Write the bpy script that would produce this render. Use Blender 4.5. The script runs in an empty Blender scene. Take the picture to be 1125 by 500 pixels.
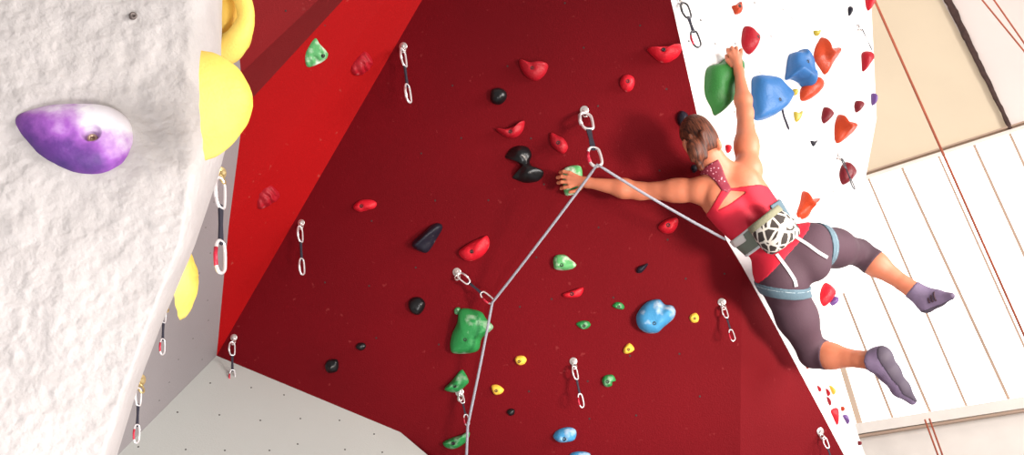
import bpy, bmesh, math, random
import numpy as np
from mathutils import Vector, Matrix, noise
random.seed(7)
sc = bpy.context.scene
col = sc.collection
R_ = math.radians

# ------------------------------------------------------------------ camera
FPX = 900.0
PITCH, ROLL = R_(26.8), R_(10.4)
CAM = Vector((0, 0, 1.6))
FW = Vector((0, math.cos(PITCH), math.sin(PITCH)))
_r0 = Vector((1, 0, 0)); _u0 = Vector((0, -math.sin(PITCH), math.cos(PITCH)))
RT = _r0*math.cos(ROLL) - _u0*math.sin(ROLL)
UP = _r0*math.sin(ROLL) + _u0*math.cos(ROLL)
cd = bpy.data.cameras.new('camera'); cam = bpy.data.objects.new('camera', cd); col.objects.link(cam)
cd.sensor_width = 36; cd.lens = 36*FPX/1125.0; cd.clip_end = 200
m = Matrix((RT, UP, -FW)).transposed().to_4x4(); m.translation = CAM
cam.matrix_world = m
sc.camera = cam
sc.view_settings.view_transform = 'Standard'; sc.view_settings.look = 'None'
sc.view_settings.gamma = 1.0; sc.view_settings.use_curve_mapping = False
sc.view_settings.exposure = 0.75

# ------------------------------------------------------------------ world and lights
w = bpy.data.worlds.new('world'); sc.world = w; w.use_nodes = True
w.node_tree.nodes['Background'].inputs[0].default_value = (1.0, 0.97, 0.95, 1)
w.node_tree.nodes['Background'].inputs[1].default_value = 0.30

def ray(px, py):
    return FW + RT*((px-562.5)/FPX) - UP*((py-250.0)/FPX)
def W(px, py, d):                       # a point of the hall seen at this pixel, d metres deep
    return CAM + ray(px, py)*d
def area(name, loc, target, size, power, colr=(1, 1, 1), sy=None):
    l = bpy.data.lights.new(name, 'AREA'); l.size = size; l.energy = power; l.color = colr
    if sy: l.shape = 'RECTANGLE'; l.size_y = sy
    o = bpy.data.objects.new(name, l); col.objects.link(o); o.location = loc
    o.rotation_euler = (Vector(target)-Vector(loc)).to_track_quat('-Z', 'Y').to_euler()
    return o
# daylight of the hall's window front on the right, a low flood, and unseen fill lamps added to brighten the walls
area('window_daylight', (6.8, 0.9, 3.3), (0.6, 4.2, 3.0), 3.4, 400, (1, .96, .92), 2.6)
area('flood_light', (0.1, 0.5, 0.3), (-1.3, 1.6, 0.9), 0.8, 60, (1, .98, .97))
area('warm_fill_light', (3.2, -0.6, 1.6), (1.1, 3.8, 2.9), 0.9, 50, (1, .93, .86))  # unseen fill, added to warm the right centre of the red wall
area('wall_fill_light', (3.0, 5.0, 7.5), (6.5, 8.0, 6.0), 2.0, 30, (1, .96, .90))  # added fill that brightens the beige wall over the window
sl_ = bpy.data.lights.new('glow_fill_spot', 'SPOT'); sl_.energy = 680; sl_.spot_size = R_(38); sl_.spot_blend = 1.0; sl_.color = (1, .86, .76); sl_.shadow_soft_size = .35  # added spot, stands in for the haze glow on the red wall
so_ = bpy.data.objects.new('glow_fill_spot', sl_); col.objects.link(so_); so_.location = (2.9, .6, 1.2)
so_.rotation_euler = (W(745, 300, 3.95)-so_.location).to_track_quat('-Z', 'Y').to_euler()

# ------------------------------------------------------------------ helpers
class Plane:
    def __init__(s, p, n=None, q=None, r=None):
        s.p = p
        if n is None: n = (q-p).cross(r-p)
        n = n.normalized()
        if n.dot(CAM-p) < 0: n = -n
        s.n = n
        s.u = (Vector((0, 0, 1)).cross(n)).normalized(); s.v = n.cross(s.u)
    def at(s, px, py, off=0.0):
        d = ray(px, py); t = (s.p + s.n*off - CAM).dot(s.n)/d.dot(s.n)
        return CAM + d*t
def depth(p): return (p-CAM).dot(FW)

def mat(name, colr, rough=.5, metal=0., bump=0., bscale=40., var=0., vscale=6., spec=.5, emit=0., coat=0.):
    m = bpy.data.materials.new(name); m.use_nodes = True; nt = m.node_tree; N = nt.nodes; L = nt.links
    b = N['Principled BSDF']; b.inputs['Roughness'].default_value = rough; b.inputs['Metallic'].default_value = metal
    b.inputs['Base Color'].default_value = (*colr, 1); b.inputs['Specular IOR Level'].default_value = spec
    if coat: b.inputs['Coat Weight'].default_value = coat
    tc = N.new('ShaderNodeTexCoord')
    if bump:
        n = N.new('ShaderNodeTexNoise'); n.inputs['Scale'].default_value = bscale; n.inputs['Detail'].default_value = 6
        L.new(tc.outputs['Object'], n.inputs['Vector'])
        bp = N.new('ShaderNodeBump'); bp.inputs['Strength'].default_value = bump; bp.inputs['Distance'].default_value = .01
        L.new(n.outputs['Fac'], bp.inputs['Height']); L.new(bp.outputs['Normal'], b.inputs['Normal'])
    if var:
        n = N.new('ShaderNodeTexNoise'); n.inputs['Scale'].default_value = vscale; n.inputs['Detail'].default_value = 5
        L.new(tc.outputs['Object'], n.inputs['Vector'])
        r = N.new('ShaderNodeValToRGB'); r.color_ramp.elements[0].position = .3; r.color_ramp.elements[1].position = .72
        r.color_ramp.elements[0].color = (*[c*(1-var) for c in colr], 1)
        r.color_ramp.elements[1].color = (*[min(1, c*(1+var*.6)) for c in colr], 1)
        L.new(n.outputs['Fac'], r.inputs['Fac']); L.new(r.outputs['Color'], b.inputs['Base Color'])
    if emit:
        b.inputs['Emission Color'].default_value = (*colr, 1); b.inputs['Emission Strength'].default_value = emit
    return m

def chalky(name, colr, chalk=(.85, .8, .85), lo=.55, hi=.7, scale=9., rough=.6):
    """moulded resin with worn-in climbing chalk in patches"""
    m = mat(name, colr, rough, bump=.25, bscale=120, spec=.28)
    N = m.node_tree.nodes; L = m.node_tree.links; b = N['Principled BSDF']
    tc = N.new('ShaderNodeTexCoord'); n = N.new('ShaderNodeTexNoise'); n.inputs['Scale'].default_value = scale; n.inputs['Detail'].default_value = 8
    L.new(tc.outputs['Object'], n.inputs['Vector'])
    r = N.new('ShaderNodeValToRGB'); e = r.color_ramp.elements
    e[0].position = lo; e[1].position = hi; e[0].color = (*colr, 1); e[1].color = (*chalk, 1)
    L.new(n.outputs['Fac'], r.inputs['Fac']); L.new(r.outputs['Color'], b.inputs['Base Color'])
    return m

def wallmat(name, colr, bump, bscale, speck=0.0, speckcol=(.6, .2, .2), var=.12, rough=.6):
    m = mat(name, colr, rough, bump=bump, bscale=bscale, var=var, vscale=1.3)
    if speck:
        N = m.node_tree.nodes; L = m.node_tree.links; b = N['Principled BSDF']
        src = b.inputs['Base Color'].links[0].from_socket
        tc = N.new('ShaderNodeTexCoord'); v = N.new('ShaderNodeTexNoise'); v.inputs['Scale'].default_value = 26; v.inputs['Detail'].default_value = 3
        L.new(tc.outputs['Object'], v.inputs['Vector'])
        r = N.new('ShaderNodeValToRGB'); r.color_ramp.elements[0].position = .70; r.color_ramp.elements[1].position = .76
        L.new(v.outputs['Fac'], r.inputs['Fac'])
        ml = N.new('ShaderNodeMath'); ml.operation = 'MULTIPLY'; ml.inputs[1].default_value = speck; L.new(r.outputs['Color'], ml.inputs[0])
        mx = N.new('ShaderNodeMix'); mx.data_type = 'RGBA'
        L.new(ml.outputs[0], mx.inputs[0]); L.new(src, mx.inputs[6]); mx.inputs[7].default_value = (*speckcol, 1)
        L.new(mx.outputs[2], b.inputs['Base Color'])
    return m

def link(name, verts, faces, mt, parent=None, origin=None, smooth=True):
    """mesh object from world-space vertices, its origin put at `origin`"""
    o0 = Vector(origin) if origin is not None else Vector((0, 0, 0))
    me = bpy.data.meshes.new(name); me.from_pydata([tuple(Vector(v)-o0) for v in verts], [], [tuple(f) for f in faces]); me.update()
    for mm in (mt if isinstance(mt, (list, tuple)) else [mt]): me.materials.append(mm)
    if smooth:
        for p in me.polygons: p.use_smooth = True
    o = bpy.data.objects.new(name, me); col.objects.link(o)
    if parent:
        o.parent = parent; o.matrix_parent_inverse = Matrix.Identity(4)
        o.location = o0 - world_loc(parent)
    else: o.location = o0
    return o
def world_loc(o):
    v = Vector(o.location)
    while o.parent: o = o.parent; v += Vector(o.location)
    return v
def tag(o, label=None, cat=None, group=None, kind=None):
    if label: o['label'] = label
    if cat: o['category'] = cat
    if group: o['group'] = group
    if kind: o['kind'] = kind
    return o
def empty(name, loc, label, cat, group=None):
    o = bpy.data.objects.new(name, None); col.objects.link(o); o.location = loc; o.empty_display_size = .05
    return tag(o, label, cat, group)
def wedges(faces, base): return [tuple(i+base for i in f) for f in faces]

class MB:
    def __init__(s): s.v = []; s.f = []
    def add(s, v, f):
        b = len(s.v); s.v += [Vector(x) for x in v]; s.f += [tuple(i+b for i in q) for q in f]
    def tube(s, pts, rad, n=10, closed=False):
        pts = [Vector(p) for p in pts]; N = len(pts)
        rr = rad if isinstance(rad, (list, tuple)) else [rad]*N
        prev = None; v = []; f = []
        for i, p in enumerate(pts):
            a = pts[(i-1) % N] if (closed or i > 0) else p; b = pts[(i+1) % N] if (closed or i < N-1) else p
            t = (b-a).normalized()
            if prev is None: x = t.orthogonal().normalized()
            else: x = (prev - t*prev.dot(t)).normalized()
            prev = x; y = t.cross(x)
            for k in range(n):
                an = 2*math.pi*k/n; v.append(p + (x*math.cos(an)+y*math.sin(an))*rr[i])
        for i in range(N if closed else N-1):
            j = (i+1) % N
            for k in range(n):
                k2 = (k+1) % n; f.append((i*n+k, i*n+k2, j*n+k2, j*n+k))
        if not closed: f.append(tuple(range(n-1, -1, -1))); f.append(tuple((N-1)*n+k for k in range(n)))
        s.add(v, f)
    def box(s, c, ax, ay, az):      # half-axis vectors
        c = Vector(c); v = [c+ax*i+ay*j+az*k for i in (-1, 1) for j in (-1, 1) for k in (-1, 1)]
        s.add(v, [(0, 1, 3, 2), (4, 6, 7, 5), (0, 4, 5, 1), (2, 3, 7, 6), (0, 2, 6, 4), (1, 5, 7, 3)])
    def lathe(s, c, axis, prof, n=20):   # prof [(r, h)]
        axis = axis.normalized(); x = axis.orthogonal().normalized(); y = axis.cross(x); v = []; f = []
        for r, h in prof:
            for k in range(n):
                a = 2*math.pi*k/n; v.append(Vector(c)+axis*h+(x*math.cos(a)+y*math.sin(a))*max(r, 1e-5))
        for i in range(len(prof)-1):
            for k in range(n):
                k2 = (k+1) % n; f.append((i*n+k, i*n+k2, (i+1)*n+k2, (i+1)*n+k))
        f.append(tuple(range(n-1, -1, -1))); f.append(tuple((len(prof)-1)*n+k for k in range(n)))
        s.add(v, f)
    def build(s, name, mt, parent=None, origin=None, smooth=True): return link(name, s.v, s.f, mt, parent, origin, smooth)

def spline(pts, per=8, closed=False):
    pts = [Vector(p) for p in pts]; N = len(pts); out = []
    rng = range(N) if closed else range(N-1)
    for i in rng:
        if closed: p0, p1, p2, p3 = pts[i-1], pts[i], pts[(i+1) % N], pts[(i+2) % N]
        else: p0, p1, p2, p3 = pts[max(i-1, 0)], pts[i], pts[i+1], pts[min(i+2, N-1)]
        for k in range(per):
            t = k/per
            out.append(.5*((2*p1)+(p2-p0)*t+(2*p0-5*p1+4*p2-p3)*t*t+(3*p1-p0-3*p2+p3)*t**3))
    if not closed: out.append(pts[-1])
    return out

# ------------------------------------------------------------------ the setting: walls
ov = R_(20)
PR = Plane(W(640, 250, 4.05), Vector((-.16, -math.cos(ov), -math.sin(ov))))
rp = PR.at
A0, A1 = rp(691.5, -200), rp(797, 262)
C0, C1 = rp(815, 292), rp(812, 640)                      # crease in the lower right of the red wall
A2 = CAM + (rp(850, 355)-CAM)*1.02; A3 = CAM + (rp(930, 505)-CAM)*1.06; A4 = CAM + (rp(1002, 640)-CAM)*1.09
outd = depth(rp(770, 130)) + .72
PW = Plane(rp(738, 0), q=A1, r=W(962, 130, outd))         # white face round the arete
wp = PW.at
PWL = Plane(A1, q=A4, r=wp(943, 262))
wl = PWL.at
B0, B1 = rp(579, -200), rp(238, 391)
PB = Plane(B0, q=B1, r=W(268, 118, depth(rp(330, 195))-.45)) # bright red flank
bp_ = PB.at
O1, O0 = bp_(268, 118), bp_(561, -200)
PG = Plane(B1, q=O1, r=W(130, 500, depth(B1)-.75))        # grey side panel
PP = Plane(B1, q=rp(440, 475), r=PG.at(130, 500))         # pale lower slab
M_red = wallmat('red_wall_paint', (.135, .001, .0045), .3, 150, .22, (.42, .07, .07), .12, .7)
M_band = wallmat('lit_red_wall_paint', (.31, .0015, .0025), .3, 150, .15, (.6, .2, .15), .10, .7)  # window light on the flank put into a brighter copy of the red
M_white = wallmat('white_wall_paint', (.86, .84, .83), .15, 120, 0, var=.03)
M_grey = wallmat('grey_shaded_paint', (.27, .245, .25), .2, 150, .25, (.2, .16, .15), .10)  # the side panel's shade is put into a mid grey base colour
M_pale = wallmat('pale_wall_paint', (.46, .475, .45), .15, 150, 0, var=.04)
M_hole = mat('bolt_hole_dark', (.03, .02, .02), .8)

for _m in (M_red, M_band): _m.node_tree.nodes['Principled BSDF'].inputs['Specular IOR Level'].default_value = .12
def holes(pl, pts, rad):
    b = MB()
    for (x, y) in pts: b.lathe(pl.at(x, y), pl.n, [(rad, -.004), (rad, .0008), (rad*.7, .0012)], 8)
    return b
def wall(name, P, mt, holeb=None):
    """one wall facet (its rows of bolt holes inside the same mesh)"""
    v = [Vector(p) for p in P]; f = [tuple(range(len(v)))]
    ms = [mt]; nf = len(f)
    if holeb: f = f + wedges(holeb.f, len(v)); v = v + holeb.v; ms.append(M_hole)
    c = sum(P, Vector())/len(P)
    o = link(name, v, f, ms, None, c, False)
    if holeb:
        for i, p in enumerate(o.data.polygons): p.material_index = 0 if i < nf else 1
    return tag(o, kind='structure')

def grid_holes(box, nx, ny, jit, inside=lambda x, y: True, skew=(.18, -.18)):
    out = []
    for j in range(ny):
        for i in range(nx):
            x = box[0]+(box[2]-box[0])*(i+.5+random.uniform(-jit, jit))/nx + skew[0]*(box[3]-box[1])*((j+.5)/ny-.5)
            y = box[1]+(box[3]-box[1])*(j+.5+random.uniform(-jit, jit))/ny + skew[1]*(box[2]-box[0])*((i+.5)/nx-.5)
            if inside(x, y): out.append((x, y))
    return out
def in_red(x, y):
    return x > 470-.56*y+20 and x < 735+.24*y-10 and not (y > 380 and x < 470) and y < 498
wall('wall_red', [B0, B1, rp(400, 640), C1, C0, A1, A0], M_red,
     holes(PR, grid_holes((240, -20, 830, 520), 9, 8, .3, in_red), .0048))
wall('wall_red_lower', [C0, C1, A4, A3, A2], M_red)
wo = [wp(957, -200), wp(957, 0), wp(963, 130), wp(951, 195), wp(943, 262)]
wh = [(770, 22), (757, 45), (808, 48), (786, 48), (829, 3), (847, 40), (847, 80), (835, 80), (807, 123), (843, 145), (846, 175), (868, 145),
      (846, 200), (880, 180), (905, 165), (915, 95), (925, 30), (862, 200), (865, 160), (900, 8), (890, 200), (870, 20), (930, 60), (915, 210), (860, 10)]
wall('wall_white', [A0, A1]+wo[::-1], M_white, holes(PW, wh, .005))
wall('wall_white_lower', [A1, A2, A3, A4, wl(1000, 640), wl(952, 505), wl(930, 440), wl(912, 395), wl(920, 345), wo[-1]], M_white)
sp = [(377-230, 0)]
bh = [(314, 12), (357, 28), (383, 45), (353, 77), (313, 104), (355, 100), (318, 129), (285, 155), (322, 162), (292, 181), (345, 150), (300, 195), (270, 212), (262, 270), (285, 250)]
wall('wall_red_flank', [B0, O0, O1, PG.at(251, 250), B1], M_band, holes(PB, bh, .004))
D1 = W(225, 118, depth(O1)+.10); D0 = W(225, -200, depth(O0)+.05)
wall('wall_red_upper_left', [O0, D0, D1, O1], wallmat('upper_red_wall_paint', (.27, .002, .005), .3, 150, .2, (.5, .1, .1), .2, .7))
gh = [(226, 250), (231, 278), (219, 300), (228, 330), (205, 345), (212, 372), (196, 395), (222, 395), (186, 420), (200, 330), (235, 222), (229, 352), (175, 440), (240, 300)]
wall('wall_grey', [O1, PG.at(251, 250), B1, PG.at(130, 500), PG.at(30, 600), PG.at(60, 300), PG.at(200, 60), PG.at(262, 50)], M_grey, holes(PG, gh, .003))
ph = [(231, 421), (276, 426), (312, 434), (241, 456), (286, 462), (330, 460), (373, 462), (411, 477), (247, 495), (296, 495), (327, 488), (379, 494), (152, 491), (195, 453), (204, 494), (420, 497)]
wall('wall_pale_slab', [B1, rp(440, 475), PP.at(478, 507), PP.at(600, 640), PP.at(-40, 640), PP.at(30, 600), PG.at(130, 500)], M_pale, holes(PP, ph, .0045))

# textured concrete boulder wall, near left
PT = Plane(W(100, 250, 2.0), Vector((.38, -.86, -.25)))
M_plaster = mat('textured_plaster', (.50, .465, .455), .75, bump=.55, bscale=55, var=.07, vscale=9)
def build_boulder():
    sil = [(-260, 246), (0, 244), (60, 243), (160, 249), (190, 241), (270, 214), (360, 176), (430, 150), (500, 129), (620, 90)]
    rid = [(-260, 205), (0, 206), (100, 200), (190, 206), (270, 196), (360, 160), (430, 134), (500, 112), (620, 74)]
    def ip(tab, y):
        for (a, xa), (b, xb) in zip(tab, tab[1:]):
            if y <= b: return xa+(xb-xa)*(y-a)/(b-a)
        return tab[-1][1]
    NY, NF, NS = 270, 130, 26
    vs = []
    for j in range(NY+1):
        y = -260+880*j/NY; xr, xs = ip(rid, y), ip(sil, y); row = []
        for i in range(NF+1):
            x = -140+(xr+140)*i/NF; row.append(PT.at(x, y))
        pr = row[-1]; dr = depth(pr)
        for i in range(1, NS+1):
            t = i/NS; a = t*math.pi/2
            x = xr+(xs-xr)*math.sin(a); row.append(W(x, y, dr+.05*t+.30*(1-math.cos(a))))
        e = row[-1]
        for i in range(1, 19): row.append(e + (e-CAM).normalized()*(.05*i) - RT*(.012*i*i/6))
        vs.append(row)
    V = []
    nx = len(vs[0])
    for j in range(NY+1):
        for i in range(nx):
            p = vs[j][i]
            n = noise.noise(p*7)*.010 + noise.noise(p*19)*.006 + noise.noise(p*47)*.0032 + noise.noise(p*95)*.0014
            V.append(p + (PT.n*.8+RT*.2)*n)
    F = [(j*nx+i, j*nx+i+1, (j+1)*nx+i+1, (j+1)*nx+i) for j in range(NY) for i in range(nx-1)]
    o = link('wall_textured', V, F, M_plaster, None, PT.at(60, 250), True)
    tag(o, kind='structure')
build_boulder()

# ------------------------------------------------------------------ window front and upper wall, far right
psi = R_(66)
dW = Vector((-math.sin(psi), math.cos(psi), 0))
PX = Plane(W(1040, 320, 9.0), Vector((-dW.y, dW.x, 0)))
xp = PX.at
M_beige = mat('beige_wall_paint', (.78, .66, .49), .8, bump=.1, bscale=20, var=.05, vscale=.8)
M_light = mat('light_wall_paint', (.86, .76, .72), .8, bump=.1, bscale=20, var=.03, vscale=.8)
M_frame = mat('window_frame_paint', (.86, .80, .74), .5, var=.04)
M_mull = mat('tan_glazing_bar', (.50, .35, .26), .5, var=.05)
M_pane = mat('backlit_window_pane', (1, .985, .965), .4, emit=1.25)
def quad(name, P, mt): return wall(name, P, mt)
quad('wall_right', [xp(700, 268), xp(700, -300), xp(1015, -300), xp(1035, 0), xp(1112, 144), xp(957, 193)], M_beige)
quad('wall_right_upper', [xp(1015, -300), xp(1500, -300), xp(1500, 25), xp(1112, 144), xp(1035, 0)], M_light)
quad('wall_right_lower', [xp(700, 515), xp(945, 478), xp(1125, 449), xp(1500, 390), xp(1500, 800), xp(700, 800)], M_frame)
win = link('window_1', [xp(x, y, -.05) for x, y in ((700, 274), (957, 194), (1125, 141), (1500, 23), (1500, 388), (1125, 447), (945, 476), (700, 515))], [tuple(range(8))], M_pane, None, xp(1040, 300), False)
tag(win, kind='structure')
def bar(pts, hw, th, name, mt, parent):
    b = MB()
    for a, c in zip(pts, pts[1:]):
        d = (c-a); t = d.normalized(); s = t.cross(PX.n).normalized()
        b.box((a+c)/2 + PX.n*th*.5, d/2, s*hw, PX.n*th*.5)
    return b.build(name, mt, parent, None, False)
tr = bar([xp(850, 228), xp(957, 195), xp(1125, 141.5), xp(1500, 22)], .022, .05, 'window_frame', M_frame, win)
tr2 = bar([xp(850, 223), xp(957, 190), xp(1125, 136.5), xp(1500, 17)], .008, .07, 'window_frame', M_mull, win)
sl = bar([xp(850, 492), xp(947, 472), xp(1125, 444), xp(1500, 384)], .055, .12, 'window_sill', M_frame, win)
sl2 = bar([xp(850, 500), xp(947, 480), xp(1125, 452), xp(1500, 392)], .012, .10, 'window_sill', M_mull, win)
def topy(x): return 195-.315*(x-957)
def boty(x): return 474-.16*(x-945)
for (x0, y0, x1, y1, hw) in [(885, 217, 985, 470, .013), (915, 205, 1026, 462, .014), (954, 196, 1066, 456, .012), (991, 185, 1112, 447, .014),
                             (1031, 172, 1152, 441, .010), (1070, 160, 1195, 434, .013), (1109, 147, 1238, 428, .012), (1150, 134, 1282, 420, .012), (1195, 120, 1330, 413, .012)]:
    bar([xp(x0, y0), xp(x1, y1)], hw*1.0, .03, 'mullion', M_mull, win)
bar([xp(925, 400), xp(948, 476)], .03, .05, 'window_frame', mat('wood_window_post', (.66, .50, .38), .6, var=.1), win)
for x0, y0, x1, y1 in ():
    pass

# dark cable bundle running down the right wall
cb = MB()
pts = []
a, c = xp(1022, -40, .06), xp(1110, 141, .06)
for k in range(3):
    pp = []
    for i in range(60):
        t = i/59; p = a.lerp(c, t)
        p += dW*(.02*(k-1)*(1-t) + .012*noise.noise(Vector((t*14, k*5, 0)))) + Vector((0, 0, 1))*.01*noise.noise(Vector((t*20, k, 3)))
        pp.append(p)
    cb.tube(pp, [(.030-.010*i/59)*(1+.35*noise.noise(Vector((i*.6, k*9, 1)))) for i in range(60)], 7)
o = cb.build('cable_bundle', mat('dark_cable', (.07, .035, .03), .8, var=.4, vscale=14), None, a)
tag(o, 'ragged dark brown cable bundle running down the beige wall above the window', 'cable')
M_rrope = mat('red_brown_rope', (.42, .10, .05), .8, var=.2)
def straight(name, a, c, r, label, cat='rope', group=None, mt=M_rrope):
    b = MB(); d = c-a
    b.tube([a+d*(i/14)+Vector((0, 0, 0)) for i in range(15)], r, 8)
    return tag(b.build(name, mt, None, a), label, cat, group)
straight('climbing_rope', W(943, -40, 8.2), W(1128, 375, 8.2), .012, 'red-brown top rope hanging nearest the white wall edge, across the window')
straight('climbing_rope', W(1066, -16, 8.4), W(1138, 72, 8.4), .008, 'thin brown rope in the top right corner, its left strand', mt=M_rrope)
straight('climbing_rope', W(1078, -20, 8.4), W(1134, 60, 8.4), .008, 'thin brown rope in the top right corner, its right strand', mt=M_rrope)
straight('climbing_rope', W(1016, 461, 8.2), W(1034, 510, 8.2), .009, 'short red rope below the window sill, left of the pair', mt=M_rrope)
straight('climbing_rope', W(1021, 460, 8.2), W(1039, 510, 8.2), .009, 'short red rope below the window sill, right of the pair', mt=M_rrope)
M_floor = mat('grey_mat_floor', (.42, .42, .44), .8, bump=.1, var=.1, vscale=2)
fl = link('floor', [(-9, -7, 0), (12, -7, 0), (12, 14, 0), (-9, 14, 0)], [(0, 1, 2, 3)], M_floor, None, (0, 0, 0), False)
tag(fl, kind='structure')
ce = link('ceiling', [(-9, -7, 9.5), (-9, 14, 9.5), (12, 14, 9.5), (12, -7, 9.5)], [(0, 1, 2, 3)], M_light, None, (0, 0, 9.5), False)
tag(ce, kind='structure')

# ------------------------------------------------------------------ climbing holds
M_bolt = mat('bolt_hole_shade', (.012, .010, .010), .45)  # near-black colour paints the shade inside a bolt hole
HM = {
 'red': chalky('red_resin', (.34, .006, .015), (.6, .2, .2), .70, .85, 14, .45),
 'brightred': chalky('bright_red_resin', (.52, .008, .02), (.75, .25, .25), .68, .85, 18, .45),
 'maroon': chalky('maroon_resin', (.15, .008, .014), (.5, .2, .2), .66, .9, 14, .4),
 'orange': chalky('orange_resin', (.44, .045, .012), (.8, .4, .25), .68, .9, 14, .4),
 'black': mat('black_resin', (.005, .005, .006), .3, spec=.35, bump=.1, bscale=60),
 'navy': chalky('navy_resin', (.010, .009, .018), (.22, .18, .19), .66, .8, 20, .4),
 'green': chalky('green_resin', (.02, .22, .055), (.55, .68, .55), .58, .80, 12, .5),
 'palegreen': chalky('pale_green_resin', (.10, .38, .13), (.75, .85, .7), .48, .72, 22, .55),
 'darkgreen': chalky('deep_green_resin', (.025, .15, .03), (.5, .6, .45), .72, .95, 8, .45),
 'blue': chalky('blue_resin', (.03, .13, .34), (.4, .55, .7), .66, .9, 10, .42),
 'skyblue': chalky('light_blue_resin', (.05, .26, .50), (.65, .75, .82), .52, .78, 16, .5),
 'yellow': chalky('yellow_resin', (.85, .50, .06), (.95, .85, .6), .66, .9, 16, .5),
 'olive': mat('olive_resin', (.42, .32, .03), .45, bump=.1, bscale=60),
 'purple': mat('purple_resin', (.12, .05, .22), .45, bump=.1, bscale=60),
 'bigyellow': chalky('big_yellow_resin', (.86, .53, .06), (.95, .77, .22), .35, .8, 3, .5),
}
def hold(pl, outl, H, mt, label, centre=None, group=None, a=2.2, b=.6, peaks=(), ridges=(), dimple=.5, bolt=True,
         sharp=False, rough=.04, stripes=0, K=16, recess=None, name='climbing_hold'):
    """one hold: outline lies on wall plane pl, dome rises H metres off it; its bolt is a child"""
    if centre is None:
        centre = (sum(p[0] for p in outl)/len(outl), sum(p[1] for p in outl)/len(outl))
    c = pl.at(*centre); n = pl.n; u = pl.u; v = pl.v
    q = [pl.at(x, y) for x, y in outl]
    q = [Vector(((p-c).dot(u), (p-c).dot(v), 0)) for p in q]
    q = spline(q, 3 if sharp else 6, True)
    if sum(p.cross(r).z for p, r in zip(q, q[1:]+q[:1])) < 0: q.reverse()
    size = sum(p.length for p in q)/len(q)
    pk = [((pl.at(x, y)-c).dot(u), (pl.at(x, y)-c).dot(v), h, r*4.4/900) for x, y, h, r in peaks]
    rg = []
    for (x0, y0, x1, y1, h, r) in ridges:
        p0, p1 = pl.at(x0, y0)-c, pl.at(x1, y1)-c
        rg.append((Vector((p0.dot(u), p0.dot(v), 0)), Vector((p1.dot(u), p1.dot(v), 0)), h, r*4.4/900))
    def hh(p, t):
        e = max(0., 1-t**a)**b
        h = H*e
        for x, y, k, r in pk: h += k*math.exp(-((p.x-x)**2+(p.y-y)**2)/(r*r))*e**.6
        for p0, p1, k, r in rg:
            d = p1-p0; s = max(0, min(1, (p-p0).dot(d)/max(d.dot(d), 1e-9))); dd = (p-p0-d*s).length
            h += k*math.exp(-(dd/r)**2)*e**.5
        if stripes: h += H*.16*math.sin(p.y*stripes + p.x*stripes*.5 + 2*noise.noise(p*30))*e**.5
        h += size*rough*noise.noise((p+Vector((c.x, c.y, c.z)))*(1.6/size))*e**.5*2
        if bolt: h -= dimple*.012*math.exp(-(p.length/.011)**2)
        if recess: h -= recess[1]*math.exp(-(p.length/recess[0])**8)
        return max(h, -.004)
    V = []; F = []; M = len(q)
    for p in q: V.append(p + Vector((0, 0, -.006)))
    ts = [1-(i/K)**1.35 for i in range(K)]
    for t in ts:
        for p in q:
            pp = p*t; V.append(Vector((pp.x, pp.y, hh(pp, t))))
    V.append(Vector((0, 0, hh(Vector((0, 0, 0)), 0))))
    nr = 1+len(ts)
    for i in range(nr-1):
        for k in range(M):
            k2 = (k+1) % M; F.append((i*M+k, i*M+k2, (i+1)*M+k2, (i+1)*M+k))
    for k in range(M): F.append(((nr-1)*M+k, (nr-1)*M+(k+1) % M, nr*M))
    VW = [c+u*p.x+v*p.y+n*p.z for p in V]
    o = link(name, VW, F, HM[mt] if isinstance(mt, str) else mt, None, c)
    group = group or {id(PR): 'climbing holds on the dark red wall', id(PB): 'climbing holds on the bright red flank', id(PW): 'climbing holds on the white wall', id(PWL): 'climbing holds on the lower white strip'}.get(id(pl))
    tag(o, label, 'climbing hold', group)
    if bolt:
        r = min(.0095, size*.27); z = hh(Vector((0, 0, 0)), 0)
        zr = max(hh(Vector((math.cos(g), math.sin(g), 0))*.012, .25) for g in (0, 1.57, 3.14, 4.71)); z = max(z, min(zr, z+.012)-.002)
        bb = MB(); bb.lathe(c+n*(z-.004), n, [(r, -.004), (r, .0045), (r*.8, .0055), (r*.5, .005), (r*.45, .001), (.0001, .001)], 14)
        bb.build('bolt', M_bolt, o, c+n*z)
    return o
def edge_mul(l): return l

# --- on the red wall
hold(PR, [(571,66),(582,69),(594,68),(601,70),(602,75),(597,84),(588,89),(578,84),(572,75)], .045, 'red', 'red crescent hold high on the red wall, below the top edge centre', (586,77), ridges=[(573,68,601,71,.02,3)])
hold(PR, [(539,107),(541,99),(549,97),(556,101),(556,109),(549,115),(541,113)], .045, 'black', 'glossy black ball-shaped hold on the upper red wall', a=2, b=.5, bolt=False)
hold(PR, [(545,142),(556,142),(567,138),(576,133),(575,142),(570,149),(562,152),(553,149)], .04, 'red', 'red crescent hold just above the two-lobed black hold', (562,146), ridges=[(546,142,576,134,.018,3)])
hold(PR, [(605,146),(613,149),(620,153),(624,162),(619,169),(611,165),(605,157)], .035, 'red', 'red rounded triangular hold left of the topmost rope carabiner', (614,158))
hold(PR, [(555,172),(562,163),(571,160),(580,162),(584,170),(582,179),(588,185),(596,187),(597,192),(591,199),(578,201),(568,198),(563,195),(571,189),(573,184),(568,178),(560,175)], .03, 'black', 'large glossy black two-lobed hold left of the climber\'s reaching hand', (578,182), peaks=[(571,169,.03,9),(582,193,.045,9)], bolt=False)
hold(PR, [(711,54),(724,53),(738,52),(747,49),(749,54),(745,62),(736,68),(727,69),(718,63)], .05, 'brightred', 'wide bright red jug hold beside the white wall edge at the top', (729,58), ridges=[(714,55,747,51,.02,3)])
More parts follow.
